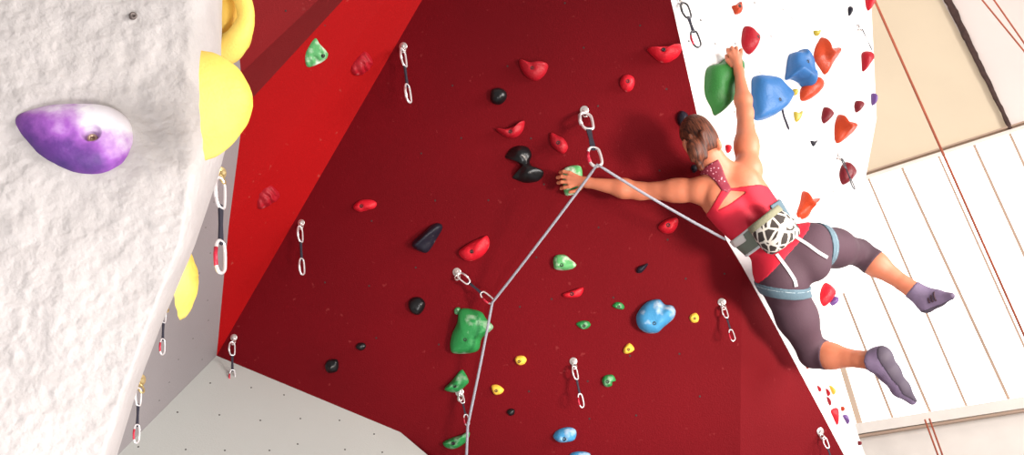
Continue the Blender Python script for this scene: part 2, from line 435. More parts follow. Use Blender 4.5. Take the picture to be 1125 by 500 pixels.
hold(PR, [(681,91),(684,84),(690,82),(696,85),(697,92),(694,99),(688,101),(683,97)], .035, 'brightred', 'small round bright red hold with black bolt hole, below the wide red jug', (690,91))
hold(PR, [(388,228),(394,221),(402,219),(410,220),(414,224),(411,229),(403,231),(395,233)], .03, 'brightred', 'small flat red hold alone on the left of the red wall', (399,227))
hold(PR, [(453,267),(459,261),(468,254),(477,246),(484,246),(486,251),(480,262),(470,277),(461,276),(454,272)], .04, 'navy', 'dark wedge-shaped hold with a scuffed upper tip, left of the oval red hold', (463,269), ridges=[(460,270,483,249,.025,4)], bolt=False)
hold(PR, [(504,277),(510,271),(519,265.5),(529,261),(535,259),(538,266),(536,274),(529,282),(517,287),(508,284)], .05, 'brightred', 'oval red hold above the quickdraw that bends the rope', (520.6,277))
hold(PR, [(449,333),(454,327),(462,327),(467,333),(465,341),(459,346),(451,342)], .035, 'black', 'round black hold left of the quickdraw that bends the rope', bolt=False, b=.5)
hold(PR, [(391,381),(394,377),(400,377),(402,381),(398,385),(393,384)], .02, 'black', 'tiny black hold on the lower left red wall', bolt=False)
hold(PR, [(358,400),(362,395),(370,395),(372,401),(370,408),(362,410),(358,406)], .03, 'black', 'lumpy black hold nearest above the pale slab', bolt=False, rough=.15)
hold(PR, [(505.5,340),(517,339.5),(529,343),(534,350),(542,359),(536,366),(529,372.5),(524,386),(500,388.5),(495,381),(497,367),(503,354)], .065, 'green', 'big green block hold behind the rope, chalked on its left side', (514.4,372.5), a=3, b=.5, peaks=[(523,355,.02,12)])
hold(PR, [(499,341),(501,338),(505,338),(507,342),(504,345),(500,345)], .02, 'green', 'tiny green hold touching the top left of the big green block hold', bolt=True, dimple=.2)
hold(PR, [(488.5,428),(497,418),(506.5,406.5),(511,410),(515,418.5),(512,423.5),(502,431)], .04, 'green', 'green wedge hold above the lowest quickdraw on the rope', (502,423), sharp=True, ridges=[(491,427,512,416,.018,3)])
hold(PR, [(487,486),(497,481),(507,478),(514,474.5),(516,478),(511,486.5),(500,493),(490,491.5)], .04, 'green', 'green slab hold at the bottom of the frame beside the rope', (500.5,485.5), ridges=[(490,486,514,477,.012,3)])
hold(PR, [(566,396),(568,391.5),(575,391),(578.5,395),(576,400),(570,401)], .025, 'yellow', 'small yellow hold right of the rope, the higher of the two there', (571,397))
hold(PR, [(540,424),(547,423),(553.5,428),(550,433),(543,433)], .025, 'yellow', 'small yellow hold right of the rope, the lower of the two there', (546,429))
hold(PR, [(557,452),(560,449),(565,450),(565,455),(561,457),(558,455)], .018, 'black', 'tiny black hold low on the wall, below the lower yellow hold', bolt=False)
hold(PR, [(608.7,283),(613,280),(621,280.4),(627,285),(633,290.7),(629.6,295),(621,297),(610.4,296),(608,290)], .045, 'palegreen', 'pale green rounded hold in the middle of the red wall, chalky on top', (618,291.5))
hold(PR, [(618,323),(626,320),(640.4,315.7),(639,323.6),(633,327),(621,327)], .03, 'brightred', 'small red wedge hold below the pale green rounded hold', (629,323), sharp=True)
hold(PR, [(633,356),(639,352.5),(646,353),(649,357),(645,361),(639,361.5)], .022, 'green', 'tiny green hold left of the light blue hold, the lower and wider one', (642,358))
hold(PR, [(673,336),(677,332),(683,333),(686,337),(684,340),(677,339)], .022, 'green', 'tiny green hold directly left of the light blue hold', (680,337))
hold(PR, [(699,297),(701,293.5),(707,291),(712,289.5),(710,294),(705,299.5),(700,300)], .025, 'navy', 'small dark chip-shaped hold above the light blue hold', bolt=False)
hold(PR, [(699,351),(700.4,344),(707.6,334.4),(715,330),(724.4,329),(730.4,334.4),(739,336),(742.4,343),(739,351),(729,359.6),(722,365.6),(710,365.6),(701.6,359.6)], .075, 'skyblue', 'large light blue rounded hold with a bump on its right side', (719,355), a=2.4, b=.5, peaks=[(736,343,.02,6)])
hold(PR, [(757.5,349),(760,345),(765,344),(768,349),(766,354),(760,354)], .02, 'yellow', 'small yellow hold right of the light blue hold', (763,350))
hold(PR, [(685,387),(686,381.7),(691.5,377),(697,383),(694,387),(688,388.7)], .022, 'yellow', 'small yellow triangular hold below the light blue hold', (690.6,384))
hold(PR, [(661.5,419.4),(664,413),(673,412),(676.4,418),(672.7,420),(672,424),(665.4,425)], .03, 'green', 'small notched green hold right of the lower middle quickdraw', (667.7,419), rough=.1)
hold(PR, [(608,478),(613.4,472),(624,469.4),(632,472),(633,479),(629,484.5),(616,486),(609.5,482.4)], .045, 'skyblue', 'oval blue hold with white chalk at the bottom of the frame', (621,481))
hold(PR, [(626,500),(632,496.5),(643,496.5),(649,500),(647,509),(630,510)], .04, 'skyblue', 'blue hold cut off by the bottom frame edge', (637,505))
hold(PR, [(744,128),(748,122),(754,124),(757.5,130),(757,139),(750,141),(745,136)], .035, 'navy', 'dark rounded hold just left of the climber\'s head', bolt=False)
hold(PR, [(759,185),(761,181),(765,182),(766,187),(762,190)], .02, 'navy', 'tiny dark hold beside the climber\'s neck', bolt=False)
hold(PR, [(723,250),(729,243),(740,239),(745,241),(744,249),(738,256),(729,256)], .04, 'brightred', 'red rounded hold under the climber\'s outstretched arm', (734,248))
hold(PR, [(619,188),(622,184),(629,182),(636,182),(639,185),(640,194),(639.6,207),(635,211),(629,214),(623,215),(620,212),(618.6,200)], .045, 'palegreen', 'pale green block hold gripped by the climber\'s outstretched hand', (630,209), a=4, b=.5, bolt=False)
# --- on the bright red flank
hold(PB, [(336,57),(345.6,42),(350,47),(360,58.6),(356,66),(339,74),(335,68)], .03, 'palegreen', 'striped green and white hold on the bright red flank', (352,60), sharp=True, stripes=180)
hold(PB, [(385.5,72),(396,59),(402,56.5),(409,66),(405,76),(396,82.5),(387,81)], .035, 'red', 'ridged red hold near the top of the bright red flank', (397,70), bolt=False, stripes=170)
hold(PB, [(282,215),(289,206),(298.6,203),(307,214),(299,223),(282.6,229.6)], .035, 'red', 'ridged red hold low on the bright red flank', (294,215), bolt=False, stripes=170)
# --- on the white wall
hold(PW, [(804,7),(808,6),(813,2),(814,8),(814,14),(808,16),(806,12)], .03, 'orange', 'small orange notched hold at the top of the white wall', (809,9))
hold(PW, [(818,29),(826,33.6),(832,41.6),(829.6,53),(823,60),(816,53),(814.6,41.6)], .05, 'red', 'red pointed oval hold just above the climber\'s raised hand', (826,44))
hold(PW, [(931.5,9),(934,7),(936,11),(934,17),(932,17)], .02, 'navy', 'tiny dark purple hold at the top right of the white wall', bolt=False)
hold(PW, [(951,-6),(958,-6),(958,4),(954,12),(951,6)], .04, 'brightred', 'red hold cut by the top frame edge at the white wall\'s outer edge', bolt=False)
hold(PW, [(893.5,34),(897,35),(901,33),(899,39),(895,39)], .02, 'olive', 'tiny yellow hold above the orange heart-shaped hold', bolt=False)
hold(PW, [(903,41),(908,52),(913,53.6),(920,53),(921,59),(915,69),(907,82),(901,76),(894,64),(895,54),(898,47)], .04, 'orange', 'large orange heart-shaped hold, highest of the orange holds right of the blue ones', (906,64), bolt=False, ridges=[(904,46,905,62,.02,4),(905,65,918,56,.025,4)])
hold(PW, [(893,84.4),(900,85.6),(903.6,91),(902,98),(893,107),(885,111),(879.4,110),(878.6,102),(880,97),(886,88)], .05, 'orange', 'dull orange rounded hold partly behind the smaller blue hold', (891,98), bolt=False)
hold(PW, [(868,59),(875,59),(879.4,55),(886,63),(889,70),(890.6,83),(893,88),(891,95),(886,98),(880,95),(877,91),(869,87.6),(862.6,87.6),(863.4,78),(865,66)], .065, 'blue', 'smaller blue hold with a twisted lower tip, right of the large blue hold', (878,72), a=5, b=.5, ridges=[(869,80,886,92,.02,6)])
hold(PW, [(828,84),(847,85),(857,91),(866.5,102.5),(865,110.5),(858.5,120),(844,130),(829.6,132),(826.4,118.5),(825.5,99)], .07, 'blue', 'large blue hold to the right of the climber\'s raised forearm', (846,114), a=5, b=.5)
hold(PW, [(801,62),(811,69),(810,81.6),(809,104),(799,115),(786,127),(781,118),(775,105.6),(774,91),(777,74.6),(789,70)], .075, 'darkgreen', 'large dark green hold gripped by the climber\'s raised hand', (798,94), a=5, b=.5, peaks=[(800,76,.02,8)])
hold(PW, [(870,99),(875,98),(875,104),(871,105)], .02, 'olive', 'tiny yellow hold right of the large blue hold\'s tip', bolt=False)
hold(PW, [(872,123),(876,124.5),(881,122),(880,128),(876,134),(873,132)], .02, 'olive', 'small olive yellow hold below the blue holds', bolt=False)
hold(PW, [(905,118),(909,119),(914.4,125.6),(910,132),(905,136),(902.4,131),(903,124)], .035, 'maroon', 'small dark red hold left of the middle orange hold', (908,127), bolt=False)
hold(PW, [(940,111),(946,111.6),(948,116),(944,122),(940,123.6),(938.4,117)], .03, 'maroon', 'small dark red hold above right of the middle orange hold', bolt=False)
hold(PW, [(947,58),(955,57),(958,63),(955,70),(948,79),(946.6,70)], .04, 'red', 'red pointed hold near the outer edge of the white wall', bolt=False)
hold(PW, [(957,104),(960,103),(961.5,109),(960,115),(957.5,115)], .03, 'purple', 'small purple hold on the outer edge of the white wall', bolt=False)
hold(PW, [(921,126),(925.6,132),(935,135),(939,141),(932,149.6),(921,157.6),(917,153),(917,137)], .045, 'orange', 'orange heart-shaped hold in the middle right of the white wall', (925,143), bolt=False, ridges=[(921,130,923,142,.02,4),(923,144,936,138,.02,4)])
hold(PW, [(890,155),(893,156),(897.6,154),(896,158),(893,161)], .015, 'navy', 'tiny navy hold below the orange heart holds', bolt=False)
hold(PW, [(929,178),(937,183),(939,191),(933.6,199),(925.6,203),(922,193),(924,183)], .04, 'maroon', 'maroon rounded hold behind a hanging quickdraw on the white wall', bolt=False)
hold(PW, [(882,210),(889.4,218),(898,218),(895,223),(889,228),(887,238),(881,241),(875,236),(879,221.6)], .04, 'orange', 'orange heart-shaped hold just above the climber\'s hip', (884,226), bolt=False, ridges=[(882,214,884,226,.015,4),(885,228,896,220,.02,3)])
hold(PW, [(797,160),(801,159),(803,163),(801,168),(798,167)], .02, 'brightred', 'tiny bright red hold between the climber\'s ear and shoulder', bolt=False)
hold(PWL, [(906,310.6),(914,316),(916,323),(910,333),(904,337),(899.7,329),(901,317.6)], .04, 'brightred', 'red pointed hold between the climber\'s legs', bolt=False)
hold(PWL, [(914,326),(919,327),(918,333),(914,336),(911,332)], .03, 'purple', 'small greyish purple hold touching the red hold between the climber\'s legs', bolt=False)
for q_, c_, l_ in [([(884,401),(886.5,402),(887,405.5),(885,405)], 'orange', 'tiny orange hold under the climber\'s bent knee'),
    ([(897,423.6),(900,426),(901,430),(899,430)], 'brightred', 'tiny red hold on the lower white strip, nearest the red wall'),
    ([(907,427),(909.6,430),(911,434),(909,435)], 'brightred', 'tiny red hold on the lower white strip, left of the orange one'),
    ([(911,424),(914,425),(917,429),(916.6,433),(914.6,433)], 'yellow', 'tiny orange-yellow hold topmost right on the lower white strip'),
    ([(908,436),(910,438),(912,443),(911.6,446),(909.4,442)], 'red', 'tiny slim red hold on the lower white strip above the red triangle'),
    ([(912.6,451),(920,448.6),(920.6,460),(919.6,467),(916,460)], 'brightred', 'red triangular hold, largest on the lower white strip'),
    ([(924,447),(926,447),(926.4,451.5),(924.4,451)], 'orange', 'tiny brown hold right of the red triangle on the lower white strip'),
    ([(926,456.6),(930,456),(932,463),(931,466),(928.6,462)], 'purple', 'small purple hold right of the red triangle on the lower white strip'),
    ([(942.4,485),(944.8,485),(944.8,489),(943,489)], 'maroon', 'lone tiny brown hold lowest on the white strip near the sill')]:
    hold(PWL, q_, .015, c_, l_, bolt=False, name='climbing_hold')

# --- purple hold on the textured wall
def purple_mat():
    m = mat('purple_resin_chalk_shade', (.16, .05, .35), .55, bump=.2, bscale=90)
    N = m.node_tree.nodes; L = m.node_tree.links; b = N['Principled BSDF']
    tc = N.new('ShaderNodeTexCoord'); dt = N.new('ShaderNodeVectorMath'); dt.operation = 'DOT_PRODUCT'
    dt.inputs[1].default_value = RT*2.6 + UP*5.0  # chalk whitens upward; lower-left shading is painted into the same gradient
    L.new(tc.outputs['Object'], dt.inputs[0])
    n = N.new('ShaderNodeTexNoise'); n.inputs['Scale'].default_value = 14; n.inputs['Detail'].default_value = 7; L.new(tc.outputs['Object'], n.inputs['Vector'])
    ad = N.new('ShaderNodeMath'); ad.operation = 'MULTIPLY_ADD'; ad.inputs[1].default_value = 1.2; L.new(n.outputs['Fac'], ad.inputs[0]); L.new(dt.outputs['Value'], ad.inputs[2])
    r = N.new('ShaderNodeValToRGB'); e = r.color_ramp.elements
    e[0].position = .02; e[0].color = (.055, .02, .16, 1); e[1].position = .98; e[1].color = (.9, .86, .92, 1)
    for p, c in ((.32, (.13, .035, .25, 1)), (.55, (.34, .10, .48, 1)), (.74, (.56, .32, .66, 1))):
        q = r.color_ramp.elements.new(p); q.color = c
    L.new(ad.outputs[0], r.inputs['Fac']); L.new(r.outputs['Color'], b.inputs['Base Color'])
    return m
def s4(x, y): return (x/4.17, 90+y/4.17)
pout = [s4(*p) for p in [(70,175),(90,150),(150,128),(240,108),(340,103),(450,106),(530,128),(590,175),(612,235),(605,300),(570,365),(510,408),(430,424),(350,418),(270,392),(190,345),(120,270),(80,215)]]
PT2 = Plane(PT.p - PT.n*0.004, PT.n)
hp = hold(PT2, pout, .055, purple_mat(), 'large purple teardrop hold, white with chalk, on the textured wall', s4(425, 262), a=2.6, b=.6, dimple=0, bolt=False, rough=.02, K=60, recess=(.0205, .032))
bc = PT2.at(*s4(425, 262), .030)
b = MB(); b.lathe(bc, PT.n, [(.0125, -.010), (.0125, .004), (.0105, .0065), (.0062, .0065), (.0058, -.002), (.0001, -.002)], 24)
b.build('bolt', mat('brass_bolt', (.50, .36, .25), .35, .7), hp, bc)
# small bolt stub high on the textured wall
bc = PT.at(145, 19); b = MB(); b.lathe(bc, (PT.n+RT*.4), [(.008, -.01), (.008, .004), (.0095, .006), (.0095, .014), (.004, .0145), (.004, .008), (.0001, .008)], 16)
tag(b.build('bolt', mat('dull_steel', (.16, .13, .12), .5, .6), None, bc), 'small dark bolt stub high on the textured wall', 'bolt')

# --- yellow holds on the flank of the textured wall (seen from the side)
def side_hold(base_px, d, half_h, half_d, H, label, tilt=0., tunnel=False, skew=0., hrot=0.):
    cdir = (RT*math.cos(hrot) - UP*math.sin(hrot))
    rd = ray(*base_px).normalized(); nrm = (cdir-rd*cdir.dot(rd)).normalized(); nrm = (nrm*math.cos(R_(6)) - rd*math.sin(R_(6))).normalized()
    vax = (UP*math.cos(tilt) + RT*math.sin(tilt)); vax = (vax - nrm*vax.dot(nrm)).normalized(); dax = nrm.cross(vax)
    c = W(*base_px, d); V = []; F = []; NA, NR = 56, 22
    for i in range(NR+1):
        t = 1-i/NR
        for k in range(NA):
            an = 2*math.pi*k/NA; x, y = math.cos(an), math.sin(an)
            pr = t
            h = H*max(0, 1-pr**2.0)**.72
            vv = y*half_h*pr*(1-.25*abs(x)) + skew*h
            V.append(c + vax*vv + dax*(x*half_d*pr) + nrm*(h-.006*(i == 0)) + nrm*.003*noise.noise(Vector((x*3, y*3, t*4))))
    for i in range(NR):
        for k in range(NA):
            k2 = (k+1) % NA; F.append((i*NA+k, i*NA+k2, (i+1)*NA+k2, (i+1)*NA+k))
    o = link('climbing_hold', V, F, HM['bigyellow'], None, c)
    return tag(o, label, 'climbing hold', 'yellow holds on the textured wall'), c, vax, dax, nrm
side_hold((226, 116), 2.05, .138, .075, .112, 'big yellow half-round hold on the textured wall\'s flank, middle of three', tilt=R_(-2), skew=.12)
side_hold((197, 308), 2.42, .120, .10, .052, 'yellow hold low on the textured wall\'s flank, lowest of three', tilt=R_(20), hrot=R_(-4), skew=0.1)
# top one is a thick loop-shaped jug with a deep pocket
def jug():
    d = 2.62; NA, NB = 40, 26; V = []; F = []
    path = spline([W(236, 55, d+.03), W(250, 53, d), W(262, 41, d-.02), W(270, 20, d-.02), W(265, -3, d-.01), W(250, -16, d), W(236, -20, d+.03)], 8)
    b = MB(); n = len(path); rk = [.050, .050, .038, .027, .028, .036, .040]
    b.tube(path, [rk[min(i//8, 5)]*(1-i % 8/8)+rk[min(i//8, 5)+1]*(i % 8/8) if i < 48 else .04 for i in range(n)], 20)
    b2 = MB()
    b.lathe(W(243, 22, d+.10), (RT-FW*.05).normalized(), [(.135, -.01), (.125, .04), (.10, .07), (.055, .085), (.0001, .088)], 32)
    o = b.build('climbing_hold', HM['bigyellow'], None, W(243, 22, d))
    tag(o, 'yellow loop-shaped jug hold at the top of the textured wall\'s flank', 'climbing hold', 'yellow holds on the textured wall')
jug()

# ------------------------------------------------------------------ bolt hangers and quickdraws
M_steel = mat('polished_steel', (.78, .74, .72), .28, .85)
M_alu = mat('silver_carabiner', (.86, .84, .85), .3, .55)
M_dark = mat('dark_carabiner', (.10, .10, .11), .35, .7)
M_redgate = mat('red_gate', (.55, .02, .05), .35, .2)
M_sling = mat('black_sling', (.018, .016, .03), .8, bump=.4, bscale=300)
M_brass = mat('brass_hanger', (.55, .42, .20), .35, .6)
def hanger(p, n, label, size=1., mt=None, down=Vector((0, 0, -1))):
    mt = mt or M_steel
    dn = (down - n*down.dot(n)).normalized(); s = n.cross(dn)
    r = empty('bolt_hanger', p, label, 'bolt hanger', 'bolt hangers screwed to the walls')
    b = MB()
    b.lathe(p, n, [(.019*size, -.003), (.019*size, .003), (.017*size, .004), (.0001, .004)], 22)
    b.build('washer_plate', mt, r, p)
    b = MB()                                              # bent ear with an eye
    cc = p + dn*.024*size + n*.014*size
    ax = (dn*.75+n*.65).normalized()
    pts = [cc + (ax*math.cos(a)*.016 + s*math.sin(a)*.011)*size for a in [2*math.pi*k/20 for k in range(20)]]
    b.tube(pts, .0032*size, 8, True)
    b.box(p+dn*.010*size+n*.004*size, dn*.010*size, s*.009*size, n*.002)
    b.build('hanger_eye', mt, r, cc)
    b = MB(); b.lathe(p+n*.004, n, [(.0085*size, -.001), (.0085*size, .006), (.006*size, .0085), (.0001, .0085)], 6)
    b.build('bolt_head', mt, r, p+n*.004, False)
    return r
def quickdraw(p0, p1, face, label, group='quickdraws hanging from the walls', twist=0., gate=None, body=None, slw=.008, upper=None, ropefrac=.33, g2=1):
    """p0 top, p1 bottom; face = direction the wide side of the draw turns to"""
    d = (p1-p0); Lh = d.length; d.normalize()
    s = (d.cross(face)).normalized(); f = s.cross(d).normalized()
    s, f = s*math.cos(twist)+f*math.sin(twist), f*math.cos(twist)-s*math.sin(twist)
    body = body or M_alu; upper = upper or body; gate = gate or M_redgate
    r = empty('quickdraw', p0, label, 'quickdraw', group)
    cl = Lh*ropefrac; cw = cl*.215
    def biner(c0, sgn, name, mt, gmt, side):
        # c0: narrow end at the sling side -> local y along d, x along s (offset-D outline)
        ol = [(-.55, .03), (.25, 0), (.72, .12), (.95, .35), (1.0, .62), (.80, .88), (.35, 1.0), (-.30, .97), (-.75, .84), (-.86, .6), (-.80, .2)]
        ol = [(x*side, y) for x, y in ol]
        P = spline([c0 + s*x*cw + d*sgn*y*cl for x, y in ol], 4, True)
        b = MB(); b.tube(P, cl*.05, 8, True)
        o = b.build(name, mt, r, c0)
        b = MB(); b.tube([c0+s*(.93*side)*cw*1.02+d*sgn*cl*.28, c0+s*(1.04*side)*cw*1.02+d*sgn*cl*.5, c0+s*(.84*side)*cw*1.1+d*sgn*cl*.84], cl*.06, 8)
        b.build('gate', gmt, o, c0+s*side*cw)
    j0 = p0+d*cl*.97; j1 = p1-d*cl*.97
    biner(j0, -1, 'upper_carabiner', upper, upper, g2)
    b = MB(); mid = [j0-d*cl*.10, j0+d*(Lh*.03), (j0+j1)/2, j1-d*(Lh*.03), j1+d*cl*.10]
    hw = Lh*.028
    for a, c, h0, h1 in zip(mid, mid[1:], (hw*.8, hw, hw*.75, hw), (hw, hw*.75, hw, hw*.8)):
        V = []
        for pt, h in ((a, h0), (c, h1)):
            V += [pt+s*h+f*hw*.35, pt-s*h+f*hw*.35, pt-s*h-f*hw*.35, pt+s*h-f*hw*.35]
        b.add(V, [(0, 1, 5, 4), (1, 2, 6, 5), (2, 3, 7, 6), (3, 0, 4, 7), (0, 3, 2, 1), (4, 5, 6, 7)])
    b.build('sling', M_sling, r, (j0+j1)/2, False)
    biner(j1, 1, 'lower_carabiner', body, gate, 1)
    return r
def plumb(p0, px, py):
    """the point straight below p0 closest to where the photo shows the draw's end"""
    dr = ray(px, py); A = np.array([[dr.x, 0], [dr.y, 0], [dr.z, 1.]])
    bb = np.array(list(p0-CAM)); sol = np.linalg.lstsq(A, bb, rcond=None)[0]
    return p0 + Vector((0, 0, -sol[1]))
TOCAM = -FW
def draw(pl, a, b, lab_h, lab_q, hs=1., hang=True, **k):
    hp_ = pl.at(*a); 
    if hang: hanger(hp_, pl.n, lab_h, hs)
    p0 = hp_ + pl.n*.018*hs + Vector((0, 0, -.026*hs))
    p1 = plumb(p0, *b)
    return quickdraw(p0, p1, TOCAM, lab_q, **k)
draw(PR, (443, 51), (449, 112), 'steel bolt hanger high on the left of the red wall', 'quickdraw hanging high on the left of the red wall', twist=1.15, hs=1.15, gate=M_alu)
draw(PR, (331, 245), (336, 301), 'steel bolt hanger left of the small flat red hold', 'quickdraw hanging in the left part of the red wall, below the flank', twist=1.15, gate=M_alu)
draw(PR, (257, 371), (259, 421), 'steel bolt hanger at the corner above the pale slab', 'quickdraw dangling over the top edge of the pale slab', twist=.7)
draw(PR, (630, 397), (641, 447), 'steel bolt hanger in the lower middle of the red wall', 'quickdraw hanging in the lower middle of the red wall', twist=.6)
draw(PR, (793, 332), (795, 377), 'steel bolt hanger at the right of the red wall, under the climber', 'quickdraw hanging on the red wall under the climber, with open wide carabiners', twist=.1)
PRL = Plane(C1, q=A3, r=A2)
draw(PRL, (901, 474), (909, 520), 'steel bolt hanger at the lower right corner of the red wall', 'quickdraw at the lower right corner of the red wall, cut by the frame', twist=.2)
draw(PW, (747, 1), (768, 51), 'steel bolt hanger at the top left of the white wall', 'dark quickdraw at the top left of the white wall', body=M_dark, gate=M_redgate, twist=.2, ropefrac=.36)
draw(PW, (920, 171), (938, 208), 'steel bolt hanger above the maroon hold', 'grey quickdraw hanging across the maroon hold', body=M_dark, gate=M_dark, twist=.8, hs=1.1)
draw(PW, (943, 30), (953, 57), 'steel bolt hanger near the outer edge of the white wall', 'thin grey quickdraw near the outer edge of the white wall', body=M_dark, gate=M_dark, twist=1.0)
# rope-carrying draws
hp7 = PR.at(642, 121); hanger(hp7, PR.n, 'steel bolt hanger above the climber\'s reaching hand', 1.15)
q7 = W(656, 182, 3.72)
quickdraw(hp7+PR.n*.02+Vector((0, 0, -.026)), q7, TOCAM, 'topmost quickdraw clipped to the grey rope', twist=.15)
hp8 = PR.at(502, 299); hanger(hp8, PR.n, 'steel bolt hanger below the oval red hold', 1.15)
q8 = W(541, 332, depth(PR.at(541, 332))-.10)
quickdraw(hp8+PR.n*.02+(q8-hp8).normalized()*.02, q8, TOCAM, 'quickdraw pulled sideways by the bend of the grey rope', twist=.15, g2=-1)
hp9 = PR.at(505, 428, .045); hanger(PR.at(505, 431), PR.n, 'steel bolt hanger under the green wedge hold', 1.15)
q9 = W(514, 467, depth(PR.at(514, 467))-.10)
quickdraw(PR.at(506, 432, .022), q9, TOCAM, 'lowest quickdraw on the grey rope, beneath the green wedge hold', twist=.3)
# draws on the textured wall's flank
def flank(a, b, d, lh, lq, hs=1.):
    p = W(*a, d); hanger(p, (RT-FW*.5).normalized(), lh, hs, M_brass)
    p0 = p + (RT*.25-FW)*.014*hs + Vector((0, 0, -.024*hs)); quickdraw(p0, plumb(p0, *b), TOCAM, lq, twist=1.28)
flank((243, 190), (241, 299), 2.55, 'brass-coloured bolt hanger under the middle yellow hold', 'largest quickdraw, hanging beside the red flank', 1.0)
flank((181, 331), (183, 389), 2.80, 'brass-coloured bolt hanger behind the lowest yellow hold', 'quickdraw hanging below the lowest yellow hold')
flank((154, 418), (152, 486), 2.55, 'brass-coloured bolt hanger at the lower edge of the textured wall', 'quickdraw at the bottom left, over the pale slab\'s corner')

# the lead rope
M_rope = mat('grey_rope', (.34, .345, .40), .8, bump=.6, bscale=500, var=.25, vscale=260)
tie = W(797, 263, 3.70)
rope_pts = [W(512, 640, 3.9), W(512, 560, 3.92), W(512.5, 500, 3.93), q9+FW*-.012, W(528, 395, 3.90), q8-FW*.012+RT*.002]
rp2 = []
def seg(a, b, sag, n=14): return [a.lerp(b, i/n)+Vector((0, 0, -sag*4*(i/n)*(1-i/n))) for i in range(n)]
chain = [rope_pts[0], rope_pts[2], q9-FW*.014, q8-FW*.014, q7-FW*.014+UP*.004]
for a_, b_, s_ in zip(chain, chain[1:], (.004, .0, .006, .006)): rp2 += seg(a_, b_, s_)
rp2 += seg(chain[-1], tie, .012, 16) + [tie]
b = MB(); b.tube(rp2, .0065, 8)
tag(b.build('climbing_rope', M_rope, None, q8), 'grey lead rope running through three quickdraws to the climber\'s harness', 'rope')
# short dark strap end against the white wall
b = MB(); b.tube(spline([wp(859, 117, .05), wp(861, 127, .02), wp(864, 135, .012), wp(867, 143, .012)], 5), [.006]*14+[.004, .002], 8)
tag(b.build('strap', M_sling, None, wp(859, 117, .05)), 'short dark strap end hanging below the large blue hold', 'strap')


# ------------------------------------------------------------------ the climber: one continuous body grown as a smooth field
VX = .0048
GMIN = np.array([.14, -.88, 3.30]); GMAX = np.array([2.12, .93, 4.22])      # right, up, away (metres, camera-aligned box)
GN = np.ceil((GMAX-GMIN)/VX).astype(int)
def Lc(px, py, d): return np.array([(px-562.5)/FPX*d, -(py-250.0)/FPX*d, d])
def toW(p): return CAM + RT*float(p[0]) + UP*float(p[1]) + FW*float(p[2])
axs = [GMIN[i] + VX*np.arange(GN[i]) for i in range(3)]
def newfield(): return np.full(tuple(GN), .5, np.float32)
def block(lo, hi):
    a = np.clip(((lo-GMIN)/VX).astype(int), 0, GN-1); b = np.clip(((hi-GMIN)/VX).astype(int)+2, 1, GN)
    sl = tuple(slice(int(a[i]), int(b[i])) for i in range(3))
    X = axs[0][sl[0]][:, None, None].astype(np.float32); Y = axs[1][sl[1]][None, :, None].astype(np.float32); Z = axs[2][sl[2]][None, None, :].astype(np.float32)
    return sl, X, Y, Z
def smin(a, b, k):
    h = np.maximum(k-np.abs(a-b), 0)/k
    return np.minimum(a, b) - h*h*k*.25
def put(F, d, sl, k, sub=False):
    if sub: F[sl] = -smin(-F[sl], d, k)
    else: F[sl] = smin(F[sl], d, k) if k > 0 else np.minimum(F[sl], d)
def cap(Fs, a, b, r0, r1, k=.03, sub=False, sq=None):
    """tapered limb section from a to b; sq=(axis, factor) flattens it along an axis"""
    a = np.array(a, float); b = np.array(b, float); mm = max(r0, r1)*1.3+k+.02
    sl, X, Y, Z = block(np.minimum(a, b)-mm, np.maximum(a, b)+mm)
    ba = b-a; L2 = max(float(ba@ba), 1e-9)
    px, py, pz = X-a[0], Y-a[1], Z-a[2]
    h = np.clip((px*ba[0]+py*ba[1]+pz*ba[2])/L2, 0, 1)
    qx, qy, qz = px-ba[0]*h, py-ba[1]*h, pz-ba[2]*h
    if sq is not None:
        n, f = sq; n = n/np.linalg.norm(n); dn = (qx*n[0]+qy*n[1]+qz*n[2])*(f-1)
        qx, qy, qz = qx+n[0]*dn, qy+n[1]*dn, qz+n[2]*dn
    d = (np.sqrt(qx*qx+qy*qy+qz*qz) - (r0+(r1-r0)*h)).astype(np.float32)
    if sq is not None: d = d/max(1, sq[1])**.5
    for F in (Fs if isinstance(Fs, list) else [Fs]): put(F, d, sl, k, sub)
def ell(Fs, c, ax, r, k=.04, sub=False):
    """ellipsoid with axes ax (3 rows) and radii r"""
    c = np.array(c, float); mm = max(r)+k+.02; sl, X, Y, Z = block(c-mm, c+mm)
    px, py, pz = X-c[0], Y-c[1], Z-c[2]; s1 = 0; s2 = 0
    for n, rr in zip(ax, r):
        t = px*n[0]+py*n[1]+pz*n[2]; s1 = s1+(t/rr)**2; s2 = s2+(t/rr**2)**2
    k0 = np.sqrt(s1); d = (k0*(k0-1)/np.maximum(np.sqrt(s2), 1e-4)).astype(np.float32)
    for F in (Fs if isinstance(Fs, list) else [Fs]): put(F, d, sl, k, sub)
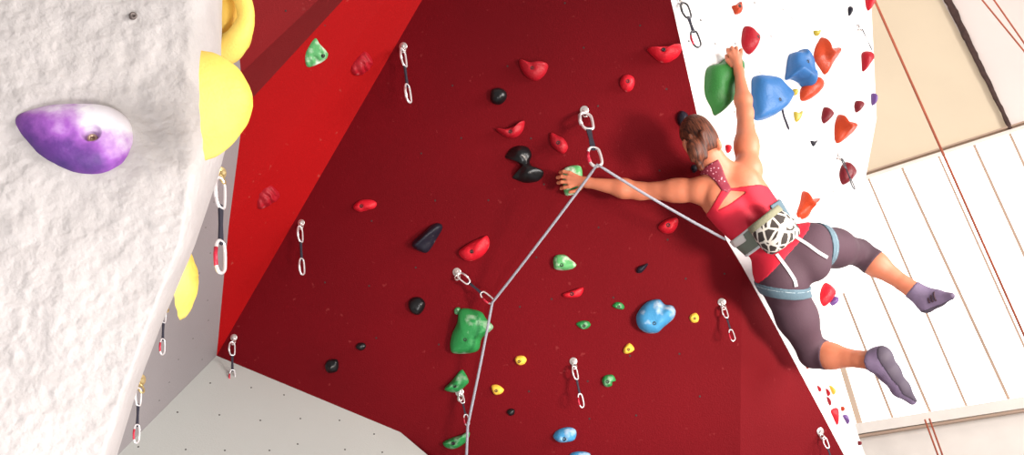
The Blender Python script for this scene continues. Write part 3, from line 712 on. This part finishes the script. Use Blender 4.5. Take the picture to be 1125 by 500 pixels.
def nets(F, sl0=None):
    """surface nets: vertices and quads of the F=0 surface, camera-aligned coordinates"""
    S = F < 0
    idx = np.argwhere(S)
    lo = np.maximum(idx.min(0)-2, 0); hi = np.minimum(idx.max(0)+3, np.array(F.shape))
    F = F[lo[0]:hi[0], lo[1]:hi[1], lo[2]:hi[2]]; S = F < 0; n = F.shape
    cnt = np.zeros([m-1 for m in n], np.int8)
    cs = [(i, j, k) for i in (0, 1) for j in (0, 1) for k in (0, 1)]
    for i, j, k in cs: cnt += S[i:n[0]-1+i, j:n[1]-1+j, k:n[2]-1+k]
    act = (cnt > 0) & (cnt < 8); cells = np.argwhere(act); ids = np.full(act.shape, -1, np.int32); ids[act] = np.arange(len(cells))
    acc = np.zeros((len(cells), 3)); num = np.zeros(len(cells))
    for a in cs:
        for ax in range(3):
            if a[ax]: continue
            b = list(a); b[ax] = 1
            fa = F[cells[:, 0]+a[0], cells[:, 1]+a[1], cells[:, 2]+a[2]]; fb = F[cells[:, 0]+b[0], cells[:, 1]+b[1], cells[:, 2]+b[2]]
            mk = (fa < 0) != (fb < 0); t = np.where(mk, fa/np.where(mk, fa-fb, 1), 0)
            pos = np.array(a, float)[None, :].repeat(len(cells), 0); pos[:, ax] += t
            acc[mk] += pos[mk]; num[mk] += 1
    P = (cells + acc/np.maximum(num, 1)[:, None] + lo)*VX + GMIN
    quads = []
    for ax in range(3):
        o1, o2 = [(1, 2), (2, 0), (0, 1)][ax]
        s0 = [slice(1, -1)]*3; s0[ax] = slice(0, -1); s1 = [slice(1, -1)]*3; s1[ax] = slice(1, None)
        A = S[tuple(s0)]; B = S[tuple(s1)]; e = np.argwhere(A != B)
        if not len(e): continue
        up = A[e[:, 0], e[:, 1], e[:, 2]]
        base = e + 1; base[:, ax] -= 1
        q = []
        for d1, d2 in ((-1, -1), (0, -1), (0, 0), (-1, 0)):
            c = base.copy(); c[:, o1] += d1; c[:, o2] += d2; q.append(ids[c[:, 0], c[:, 1], c[:, 2]])
        q = np.array(q).T; q[~up] = q[~up][:, ::-1]; quads.append(q)
    return P, np.concatenate(quads)
def relax(P, Q, it=2, lam=.5):
    n = len(P)
    e = np.concatenate([Q[:, [0, 1]], Q[:, [1, 2]], Q[:, [2, 3]], Q[:, [3, 0]]])
    for _ in range(it):
        s = np.zeros((n, 3)); c = np.zeros(n)
        for i in range(3): s[:, i] += np.bincount(e[:, 0], P[e[:, 1], i], n) + np.bincount(e[:, 1], P[e[:, 0], i], n)
        c += np.bincount(e[:, 0], minlength=n) + np.bincount(e[:, 1], minlength=n)
        P = P + lam*(s/np.maximum(c, 1)[:, None]-P)
    return P
RTn, UPn, FWn, CAMn = (np.array(list(v)) for v in (RT, UP, FW, CAM))
def mesh_from(F, name, mt, parent, origin, it=2):
    P, Q = nets(F); P = relax(P, Q, it)
    Wd = CAMn + P[:, :1]*RTn + P[:, 1:2]*UPn + P[:, 2:3]*FWn - np.array(list(origin))
    # RT, UP, FW is a left-handed set: flip the faces so that they look outwards
    Q = Q[:, ::-1]
    me = bpy.data.meshes.new(name)
    me.vertices.add(len(Wd)); me.vertices.foreach_set('co', Wd.astype(np.float32).ravel())
    me.loops.add(len(Q)*4); me.loops.foreach_set('vertex_index', Q.astype(np.int32).ravel())
    me.polygons.add(len(Q)); me.polygons.foreach_set('loop_start', np.arange(0, len(Q)*4, 4, dtype=np.int32))
    me.polygons.foreach_set('use_smooth', np.ones(len(Q), bool))
    me.update(calc_edges=True); me.validate()
    me.materials.append(mt)
    o = bpy.data.objects.new(name, me); col.objects.link(o)
    if parent: o.parent = parent; o.location = Vector(origin)-world_loc(parent)
    else: o.location = origin
    return o

# ---- skeleton
pel = Lc(867, 290, 3.68); wai = Lc(838, 254, 3.72); che = Lc(811, 221, 3.74); msh = Lc(797, 200, 3.74)
shL, shR = Lc(768, 209, 3.77), Lc(821.5, 187, 3.77)
nk0, nk1 = Lc(793, 192, 3.73), Lc(780, 170, 3.72)
hc = Lc(767, 152, 3.735)
elL, wrL = Lc(703, 210, 3.90), Lc(645, 200.5, 3.965)
elR, wrR = Lc(818.5, 124, 3.93), Lc(812, 79, 4.055)
hpL, hpR = Lc(858, 308, 3.69), Lc(890, 268, 3.70)
knL, anL = Lc(893, 389, 3.80), Lc(956, 396, 3.58)
knR, anR = Lc(943, 277, 3.97), Lc(1002, 318, 3.84)
S = (msh-pel)/np.linalg.norm(msh-pel)
Lt = np.array([89., 71., 0]); Lt = Lt/np.linalg.norm(Lt); Lt = Lt-S*(Lt@S); Lt /= np.linalg.norm(Lt)
Bk = np.cross(Lt, S); Bk = Bk if Bk[2] < 0 else -Bk      # out of her back, towards the camera
TX = [Lt, S, Bk]
F = newfield(); FL = newfield(); FRt = newfield(); 
# torso
ell(F, che + S*.005, TX, (.128, .165, .098), .05)
ell(F, che - S*.06 , TX, (.120, .12, .090), .05)
ell(F, wai, TX, (.112, .13, .082), .05)
ell(F, pel+S*.03, TX, (.150, .115, .105), .05)
cap(F, che+Lt*.085+S*.05, wai+Lt*.075, .060, .035, .05); cap(F, che-Lt*.085+S*.05, wai-Lt*.075, .060, .035, .05)
ell(F, pel+Lt*.068-S*.035+Bk*.045, TX, (.088, .095, .078), .04); ell(F, pel-Lt*.068-S*.035+Bk*.045, TX, (.088, .095, .078), .04)
# shoulders, shoulder blades, neck
cap(F, shL, che+S*.06-Lt*.03, .048, .062, .045); cap(F, shR, che+S*.06+Lt*.03, .048, .062, .045)
cap(F, nk1, msh+Lt*.06+S*.0, .030, .036, .045); cap(F, nk1, msh-Lt*.06, .030, .036, .045)
ell(F, che+Lt*.070+S*.055+Bk*.060, TX, (.048, .062, .034), .035); ell(F, che-Lt*.070+S*.055+Bk*.060, TX, (.048, .062, .034), .035)
cap(F, nk0, nk1, .054, .050, .03)
cap(F, che+S*.10+Bk*.115, wai+Bk*.100, .014, .012, .05, sub=True)
ell(F, che-Bk*.07+Lt*.055+S*.01, TX, (.06, .06, .045), .03); ell(F, che-Bk*.07-Lt*.055+S*.01, TX, (.06, .06, .045), .03)
# head with a face looking at the wall
hu = Lc(762, 130, 3.73)-nk1; hu /= np.linalg.norm(hu); hf = np.array([-.30, .05, 1.0]); hf -= hu*(hf@hu); hf /= np.linalg.norm(hf); hs = np.cross(hu, hf)
HX = [hs, hu, hf]
ell(F, hc+hu*.012, HX, (.065, .090, .090), .02); ell(F, hc-hu*.045+hf*.035, HX, (.052, .062, .055), .03)
cap(F, hc+hf*.092+hu*.005, hc+hf*.106-hu*.028, .008, .012, .014)
cap(F, hc+hf*.088-hu*.055-hs*.016, hc+hf*.088-hu*.055+hs*.016, .008, .008, .008)
ell(F, hc+hf*.078-hu*.088, HX, (.020, .014, .016), .02)
for q in (-1, 1):
    ell(F, hc+hf*.098+hs*.030*q+hu*.004, HX, (.016, .011, .014), .012, sub=True)
    ell(F, hc+hs*.069*q-hu*.012+hf*.006, HX, (.010, .030, .018), .006)
# ear on the side turned to the camera
ell(F, Lc(788.5, 158, 3.67), HX, (.014, .030, .022), .006)
# arms
cap(F, shL, shL*.6+elL*.4, .052, .052, .03); cap(F, shL*.7+elL*.3, elL, .052, .038, .03); cap(F, elL, elL*.7+wrL*.3, .038, .044, .03); cap(F, elL*.7+wrL*.3, wrL, .044, .0235, .03, sq=(np.array([0, 0, 1.]), 1.15))
cap(F, shR, shR*.55+elR*.45, .053, .054, .03); cap(F, shR*.6+elR*.4, elR, .053, .035, .03); cap(F, elR, elR*.7+wrR*.3, .035, .038, .03); cap(F, elR*.7+wrR*.3, wrR, .038, .0215, .03)
ell(F, shR+np.array([.0, .01, -.01]), TX, (.055, .060, .052), .03); ell(F, shL+np.array([.01, -.0, -.01]), TX, (.058, .054, .052), .03)
# legs
for (hp_, kn_, an_, G, rt) in ((hpL, knL, anL, FL, .096), (hpR, knR, anR, FRt, .094)):
    fs = [F, G]
    cap(fs, hp_, hp_*.5+kn_*.5, rt, .083, .05); cap(fs, hp_*.5+kn_*.5, kn_, .083, .056, .04)
    cap(fs, kn_, kn_*.68+an_*.32, .054, .055, .035); cap(fs, kn_*.68+an_*.32, kn_*.15+an_*.85, .055, .035, .035); cap(fs, kn_*.15+an_*.85, an_, .035, .035, .02)
# feet
FT = newfield()
f1 = [Lc(967, 393, 3.56), Lc(976, 409, 3.57), Lc(989, 427, 3.58), Lc(1002, 440.5, 3.60)]
cap([F, FT], anL, f1[0], .036, .040, .02); cap([F, FT], f1[0], f1[1], .040, .036, .02); cap([F, FT], anL, f1[1], .034, .034, .02); cap([F, FT], f1[1], f1[2], .036, .030, .02); cap([F, FT], f1[2], f1[3], .030, .012, .02)
f2 = [Lc(1017, 334, 3.82), Lc(1029, 327.5, 3.79), Lc(1045, 325, 3.73)]
cap([F, FT], anR, f2[0], .034, .030, .02); cap([F, FT], anR, f2[1], .032, .028, .02); cap([F, FT], f2[0], f2[1], .028, .027, .02); cap([F, FT], f2[1], f2[2], .027, .010, .02)
# hands: palm, four bent fingers and a thumb each
def finger(pts, r0, r1):
    n = len(pts)-1
    for i in range(n): cap(F, pts[i], pts[i+1], r0+(r1-r0)*i/n, r0+(r1-r0)*(i+1)/n, .004)
zL = 3.985
pkL = [Lc(626, 190, zL), Lc(624, 195, zL-.006), Lc(624, 200, zL-.004), Lc(626, 205, zL)]
cap(F, wrL, Lc(631, 197, zL-.002), .023, .024, .02, sq=(np.array([0, 0, 1.]), 1.25))
for p in pkL: cap(F, Lc(638, 199, zL), p, .016, .0105, .010)
tips = [[(619, 188.5, zL+.010), (615.5, 189.5, zL+.035), (617, 191, zL+.05)], [(617, 194, zL+.004), (612.5, 195, zL+.030), (614, 196, zL+.05)],
        [(617, 200, zL+.006), (613, 200.8, zL+.030), (614.5, 201.5, zL+.05)], [(620, 206, zL+.010), (616.5, 207, zL+.030), (618, 207, zL+.045)]]
for p, t in zip(pkL, tips): finger([p]+[Lc(*q) for q in t], .0098, .0078)
finger([Lc(640, 204, zL+.004), Lc(634, 209.5, zL+.02), Lc(626, 211, zL+.030)], .012, .009)
zR = 4.075
pkR = [Lc(801, 59, zR), Lc(805, 56.5, zR-.004), Lc(809.5, 56.5, zR-.004), Lc(814, 59, zR)]
cap(F, wrR, Lc(809, 68, zR-.004), .0215, .023, .02, sq=(np.array([0, 0, 1.]), 1.2))
for p in pkR: cap(F, Lc(811, 73, zR), p, .015, .0105, .010)
tips = [[(799.5, 55, zR+.015), (799.5, 54, zR+.04), (799.5, 58, zR+.06)], [(804, 52.5, zR+.012), (804, 52, zR+.042), (804, 57, zR+.06)],
        [(809, 52.5, zR+.012), (809, 52, zR+.042), (809, 57, zR+.06)], [(814, 55, zR+.015), (814, 55, zR+.038), (813.5, 59, zR+.05)]]
for p, t in zip(pkR, tips): finger([p]+[Lc(*q) for q in t], .0098, .0078)
finger([Lc(804, 72, zR+.004), Lc(799, 66, zR+.012), Lc(798, 61, zR+.03)], .0125, .009)

M_skin = mat('skin', (.55, .18, .095), .5, bump=.05, bscale=90, var=.10, vscale=7)
M_skin.node_tree.nodes['Principled BSDF'].inputs['Subsurface Weight'].default_value = .15
M_skin.node_tree.nodes['Principled BSDF'].inputs['Subsurface Scale'].default_value = .02
M_skin.node_tree.nodes['Principled BSDF'].inputs['Subsurface Radius'].default_value = (1, .35, .2)
borig = toW(pel)
person = mesh_from(F, 'person', M_skin, None, borig, 1)
tag(person, 'climber in red racerback top and dark capri leggings, hanging by both arms with legs dangling', 'person')

def clipped(G, off, fn, band=.05, X=None):
    """garment field: body field pushed out by off, kept where fn(points) < 0"""
    out = np.full(G.shape, .5, np.float32)
    idx = np.argwhere(G < off+.012 if X is None else (G < off+.012) & X)
    P = idx*VX + GMIN
    g = G[idx[:, 0], idx[:, 1], idx[:, 2]] - off
    out[idx[:, 0], idx[:, 1], idx[:, 2]] = np.maximum(g, fn(P, idx))
    return out
pb = che + Bk*.10
def puv(px, py):                    # a point of the outline, on the plane of her back
    d = np.array([(px-562.5)/FPX, -(py-250)/FPX, 1.]); t = (pb@Bk)/(d@Bk); p = d*t-pb
    return (p@Lt, p@S)
def polysdf(poly):
    q = np.array([puv(*p) for p in poly])
    def f(P, idx=None):
        u = (P-pb)@Lt; v = (P-pb)@S; d = np.full(len(u), 1e9); ins = np.zeros(len(u), bool)
        for i in range(len(q)):
            a, b = q[i], q[(i+1) % len(q)]; e = b-a; wx, wy = u-a[0], v-a[1]
            h = np.clip((wx*e[0]+wy*e[1])/(e@e), 0, 1); d = np.minimum(d, (wx-e[0]*h)**2+(wy-e[1]*h)**2)
            c = ((a[1] > v) != (b[1] > v)) & (u < (b[0]-a[0])*(v-a[1])/(b[1]-a[1]+1e-12)+a[0]); ins ^= c
        return np.where(ins, -1, 1)*np.sqrt(d)
    return f
def fn_all(*fs): return lambda P, idx: np.maximum.reduce([f(P, idx) for f in fs])
body_poly = [(762, 250), (776, 240), (784, 224), (793, 208), (798, 205), (805, 206), (820, 204.5), (836, 202), (846, 203), (862, 222), (900, 236), (889, 254), (836, 312), (818, 306), (800, 285)]
shirt = polysdf(body_poly)
keyh = polysdf([(803.5, 209), (820.5, 210.5), (802, 224), (788.5, 231), (795, 220)])
near = np.zeros(F.shape, bool)
def zlim(P, idx=None): return (P-pb)@Bk*0-1
M_top = mat('red_jersey', (.52, .006, .028), .75, bump=.15, bscale=220, var=.06)
top = mesh_from(clipped(F, .0055, fn_all(shirt, lambda P, i: -keyh(P))), 'tank_top', M_top, person, toW(che))
M_bra = mat('patterned_maroon_fabric', (.20, .010, .030), .7)
def spot(m, scale, c1, th0, th1, feature='F1'):
    N = m.node_tree.nodes; L = m.node_tree.links; b = N['Principled BSDF']; c0 = tuple(b.inputs['Base Color'].default_value)
    tc = N.new('ShaderNodeTexCoord'); v = N.new('ShaderNodeTexVoronoi'); v.feature = feature; v.inputs['Scale'].default_value = scale
    n = N.new('ShaderNodeTexNoise'); n.inputs['Scale'].default_value = scale*.8; L.new(tc.outputs['Object'], n.inputs['Vector'])
    ad = N.new('ShaderNodeVectorMath'); ad.operation = 'MULTIPLY_ADD'; ad.inputs[1].default_value = (.35/scale,)*3
    L.new(n.outputs['Color'], ad.inputs[0]); L.new(tc.outputs['Object'], ad.inputs[2]); L.new(ad.outputs[0], v.inputs['Vector'])
    r = N.new('ShaderNodeValToRGB'); e = r.color_ramp.elements; e[0].position = th0; e[1].position = th1; e[0].color = c1; e[1].color = c0
    L.new(v.outputs['Distance'], r.inputs['Fac']); L.new(r.outputs['Color'], b.inputs['Base Color'])
spot(M_bra, 70, (.70, .35, .42, 1), .17, .25)
bra = polysdf([(769, 186), (779, 180.5), (789, 175), (793, 182), (797.5, 193), (804, 206), (800, 213), (793, 210), (787, 199), (779, 191)])
mesh_from(clipped(F, .0075, fn_all(bra, lambda P, i: -(P-pb)@Bk-.10)), 'sports_bra_strap', M_bra, person, toW(msh))
# leggings
knc = np.array(knL); cdL = (anL-knL)/np.linalg.norm(anL-knL); cdR = (anR-knR)/np.linalg.norm(anR-knR)
def cuffs(P, idx):
    a = FL[idx[:, 0], idx[:, 1], idx[:, 2]]; b = FRt[idx[:, 0], idx[:, 1], idx[:, 2]]
    out = np.full(len(P), -1.)
    for k, cdir, o, e in ((knL, cdL, .075, anL), (knR, cdR, .085, anR)):
        c = k+cdir*.05; ba = e+cdir*.3-c; h = np.clip(((P-c)@ba)/(ba@ba), 0, 1); d = np.linalg.norm(P-c-h[:, None]*ba, axis=1)
        out = np.maximum(out, np.where(d < .085, (P-k)@cdir-o, -1))
    return out
hem = polysdf([(823, 300), (833, 288), (852, 268), (868, 252), (876, 244), (925, 215), (1010, 240), (1010, 420), (830, 440), (800, 330)])
M_leg = mat('dark_plum_leggings', (.055, .024, .038), .8, bump=.1, bscale=200, var=.12)
mesh_from(clipped(F, .0040, fn_all(hem, cuffs)), 'leggings', M_leg, person, toW(hpL*.5+hpR*.5))
# shoes: foot field pushed out
M_shoe = mat('purple_grey_shoe', (.16, .115, .20), .6, bump=.2, bscale=120, var=.2, vscale=20)
M_sole = mat('dark_rubber_sole', (.06, .045, .07), .7)
sdir = {}
for an_, kd, pts, nm in ((anL, cdL, f1, 'L'), (anR, cdR, f2, 'R')):
    c0 = sum(pts)/len(pts)
    fn = lambda P, idx, an_=an_, kd=kd, c0=c0: np.maximum(-((P-an_)@kd)-.004, np.linalg.norm(P-c0, axis=1)-.19)
    sh = mesh_from(clipped(FT, .0065, fn), 'climbing_shoe', M_shoe, person, toW(c0))
    heel, toe = pts[0], pts[-1]; ax = toe-heel; ax /= np.linalg.norm(ax)
    up = an_-kd*.08-heel; up -= ax*(up@ax); up /= np.linalg.norm(up)      # towards the shin
    fn = lambda P, idx, c0=c0, heel=heel, up=up: np.maximum((P-heel)@up+.016, np.linalg.norm(P-c0, axis=1)-.19)
    mesh_from(clipped(FT, .0095, fn), 'sole', M_sole, sh, toW(c0-up*.02))
    b = MB()
    for t in (.30, .42, .54):
        c = heel+(toe-heel)*t; s3 = np.cross(ax, up)
        b.tube([toW(c+up*(.036*math.sin(a)+.006)+s3*.036*math.cos(a)) for a in [math.pi*k/10 for k in range(11)]], .004, 6)
    b.build('strap', M_leg, sh, toW(heel+up*.03))
# hair
H = newfield()
ell(H, hc+hu*.014-hf*.004, HX, (.0715, .099, .094), .02)
ell(H, hc-hu*.035-hf*.045, HX, (.062, .060, .050), .03)
def hairclip(P, idx):
    d = P-hc; f = d@hf; u = d@hu; s = d@hs
    face = np.minimum(f-.030, .052-u) if False else np.where(u < .055, f-.012-np.clip(u, 0, .05)*.9, f-.07)
    low = -(u+.075)
    ear = .034-np.sqrt(((u+.010)/1.3)**2+(f+.002)**2+0*s)
    return np.maximum.reduce([face, low, np.where(np.abs(s) > .066, ear, -1)])
Hh = clipped(H, 0, hairclip)
ell(Hh, Lc(764, 166, 3.625), HX, (.034, .048, .032), .02)
cap(Hh, Lc(763, 160, 3.64), Lc(770, 184, 3.645), .030, .016, .02)
cap(Hh, Lc(771, 146, 3.632), Lc(775, 172, 3.628), .013, .013, .012)
cap(Hh, Lc(775, 158, 3.635), Lc(768, 181, 3.625), .012, .010, .012)
cap(Hh, Lc(758, 150, 3.645), Lc(761, 176, 3.625), .014, .010, .012)
M_hair = mat('brown_hair', (.10, .030, .018), .5, spec=.3)
def strands(m):
    N = m.node_tree.nodes; L = m.node_tree.links; b = N['Principled BSDF']
    tc = N.new('ShaderNodeTexCoord'); cx = N.new('ShaderNodeCombineXYZ')
    for k, (v_, sc_) in enumerate(((hu, 12), (hs, 190), (hf, 60))):
        dt = N.new('ShaderNodeVectorMath'); dt.operation = 'DOT_PRODUCT'; dt.inputs[1].default_value = (toW(v_)-CAM)*sc_
        L.new(tc.outputs['Object'], dt.inputs[0]); L.new(dt.outputs['Value'], cx.inputs[k])
    n = N.new('ShaderNodeTexNoise'); n.inputs['Scale'].default_value = 1; n.inputs['Detail'].default_value = 4
    L.new(cx.outputs[0], n.inputs['Vector'])
    r = N.new('ShaderNodeValToRGB'); e = r.color_ramp.elements; e[0].position = .35; e[1].position = .68; e[0].color = (.016, .004, .003, 1); e[1].color = (.16, .045, .020, 1)
    L.new(n.outputs['Fac'], r.inputs['Fac']); L.new(r.outputs['Color'], b.inputs['Base Color'])
    bp = N.new('ShaderNodeBump'); bp.inputs['Strength'].default_value = .8; bp.inputs['Distance'].default_value = .004
    L.new(n.outputs['Fac'], bp.inputs['Height']); L.new(bp.outputs['Normal'], b.inputs['Normal'])
strands(M_hair)
mesh_from(Hh, 'hair', M_hair, person, toW(hc))
eb = MB()
for q in (-1, 1):
    eb = MB(); eb.lathe(toW(hc+hf*.078+hs*.030*q+hu*.004), FW, [(.0001, -.011), (.008, -.007), (.011, 0), (.008, .007), (.0001, .011)], 12)
    eb.build('eye', mat('eye_white', (.6, .58, .56), .3), person, toW(hc+hf*.078+hs*.030*q+hu*.004))

# ---- harness
M_belt = mat('olive_grey_webbing', (.13, .15, .12), .8, bump=.3, bscale=300, var=.1)
M_trim = mat('light_grey_webbing', (.55, .56, .58), .7, bump=.2, bscale=300)
M_loop = mat('blue_grey_webbing', (.085, .145, .185), .75, bump=.3, bscale=260, var=.1)
har = empty('climbing_harness', toW(wai), 'olive and blue-grey climbing harness worn on the climber\'s hips', 'harness')
belt = polysdf([(790, 271), (806, 265.5), (852, 227), (865, 212), (885, 228), (868, 243), (817, 285), (806, 300)])
notarm = lambda P, idx: np.abs((P-wai)@Lt)-.19
FB = clipped(F, .013, fn_all(belt, notarm))
wb = mesh_from(FB, 'waist_belt', M_belt, har, toW(wai))
for pl_ in ([(790, 269), (806, 263.8), (853, 225), (865, 210), (867, 212.5), (854.5, 227), (807, 266.2), (790, 272)], [(804, 300), (816, 284), (868, 242), (886, 226), (888, 229), (869, 245), (818, 287), (808, 302)]):
    mesh_from(clipped(F, .0145, fn_all(polysdf(pl_), notarm)), 'belt_edge', M_trim, wb, toW(wai))
mesh_from(clipped(F, .0175, polysdf([(807, 263), (817, 256.5), (822, 264), (812, 271)])), 'belt_buckle', mat('pale_buckle', (.62, .60, .58), .5), wb, toW(Lc(814, 264, 3.62)))
mesh_from(clipped(F, .0170, fn_all(polysdf([(846, 226), (862, 216), (880, 232), (868, 246), (858, 242)]), notarm)), 'belt_pad', M_loop, wb, toW(Lc(862, 234, 3.62)))
def slab(c, n, hw):
    n = np.array(n, float); n /= np.linalg.norm(n); c = np.array(c)
    return lambda P, idx: np.abs((P-c)@n)-hw
legonly = {0: lambda P, idx: np.where(FL[idx[:, 0], idx[:, 1], idx[:, 2]] < FRt[idx[:, 0], idx[:, 1], idx[:, 2]], -1, 1.),
           1: lambda P, idx: np.where(FL[idx[:, 0], idx[:, 1], idx[:, 2]] < FRt[idx[:, 0], idx[:, 1], idx[:, 2]], 1., -1)}
for k_, c_, n_ in ((0, Lc(866, 321.5, 3.62), (.06, 1, -.12)), (1, Lc(911, 273, 3.70), (1., .10, .30))):
    lp = mesh_from(clipped(F, .0105, fn_all(slab(c_, n_, .026), legonly[k_])), 'leg_loop', M_loop, har, toW(c_))
    nn = np.array(n_, float); nn /= np.linalg.norm(nn)
    mesh_from(clipped(F, .0125, fn_all(slab(c_+nn*.012*(1 if k_ else 1), n_, .003), legonly[k_])), 'loop_edge', mat('mid_grey_webbing', (.30, .38, .42), .7), lp, toW(c_))
def surf(px, py, off=.008):
    """point on the climber's clothed surface behind this pixel"""
    for z in np.arange(3.35, 3.95, .003):
        p = Lc(px, py, z); i = ((p-GMIN)/VX).round().astype(int)
        if (i >= 0).all() and (i < GN).all() and F[i[0], i[1], i[2]] < off: return Vector(list(p))
    return Vector(list(Lc(px, py, 3.62)))
def tape(pts, hw, name, mt, parent):
    P = spline([surf(*p) for p in pts], 6); b = MB(); V = []
    for i, p in enumerate(P):
        t = (P[min(i+1, len(P)-1)]-P[max(i-1, 0)]).normalized(); s = t.cross(Vector((0, 0, 1))).normalized()
        for a, z in ((hw, 0), (hw, -.004), (-hw, -.004), (-hw, 0)): V.append(toW(p+s*a+Vector((0, 0, z))))
    n = len(P); Fc = [(i*4+k, i*4+(k+1) % 4, i*4+4+(k+1) % 4, i*4+4+k) for i in range(n-1) for k in range(4)] + [(0, 3, 2, 1), (n*4-4, n*4-3, n*4-2, n*4-1)]
    b.add(V, Fc); return b.build(name, mt, parent, toW(P[n//2]), False)
tape([(853, 279), (859, 287), (867, 298), (873, 308), (874.5, 315)], .007, 'riser_strap', M_trim, har)
tape([(868, 256), (877, 262), (888, 269), (899, 277), (909, 283)], .007, 'riser_strap', M_trim, har)
# gear loop and a small tag on the right hip
tape([(858, 243), (865, 239), (872, 241), (879, 240)], .004, 'gear_loop', M_trim, har)
# chalk bag
cc = Lc(850, 252.5, 3.54); cax = np.array([-.58, .76, .18]); cax /= np.linalg.norm(cax)
cax = toW(cax)-CAM
M_cow = mat('cow_pattern_fabric', (.035, .028, .025), .8)
spot(M_cow, 22, (.62, .60, .54, 1), .075, .11, 'DISTANCE_TO_EDGE')
bag = MB(); bag.lathe(toW(cc), cax, [(.0001, -.083), (.045, -.086), (.072, -.080), (.086, -.062), (.090, -.03), (.089, .0), (.084, .035), (.078, .060), (.070, .058), (.070, -.03), (.0001, -.04)], 40)
bo = tag(bag.build('chalk_bag', M_cow, None, toW(cc)), 'round chalk bag with black and white cow pattern, hung at the back of the harness', 'chalk bag')
rm = MB(); rm.lathe(toW(cc)+cax*.052, cax, [(.0785, -.010), (.0835, -.008), (.084, .014), (.080, .022), (.072, .022), (.070, .0)], 40)
rm.build('rim', mat('olive_rim', (.20, .20, .13), .85, bump=.4, bscale=160), bo, toW(cc)+cax*.052)
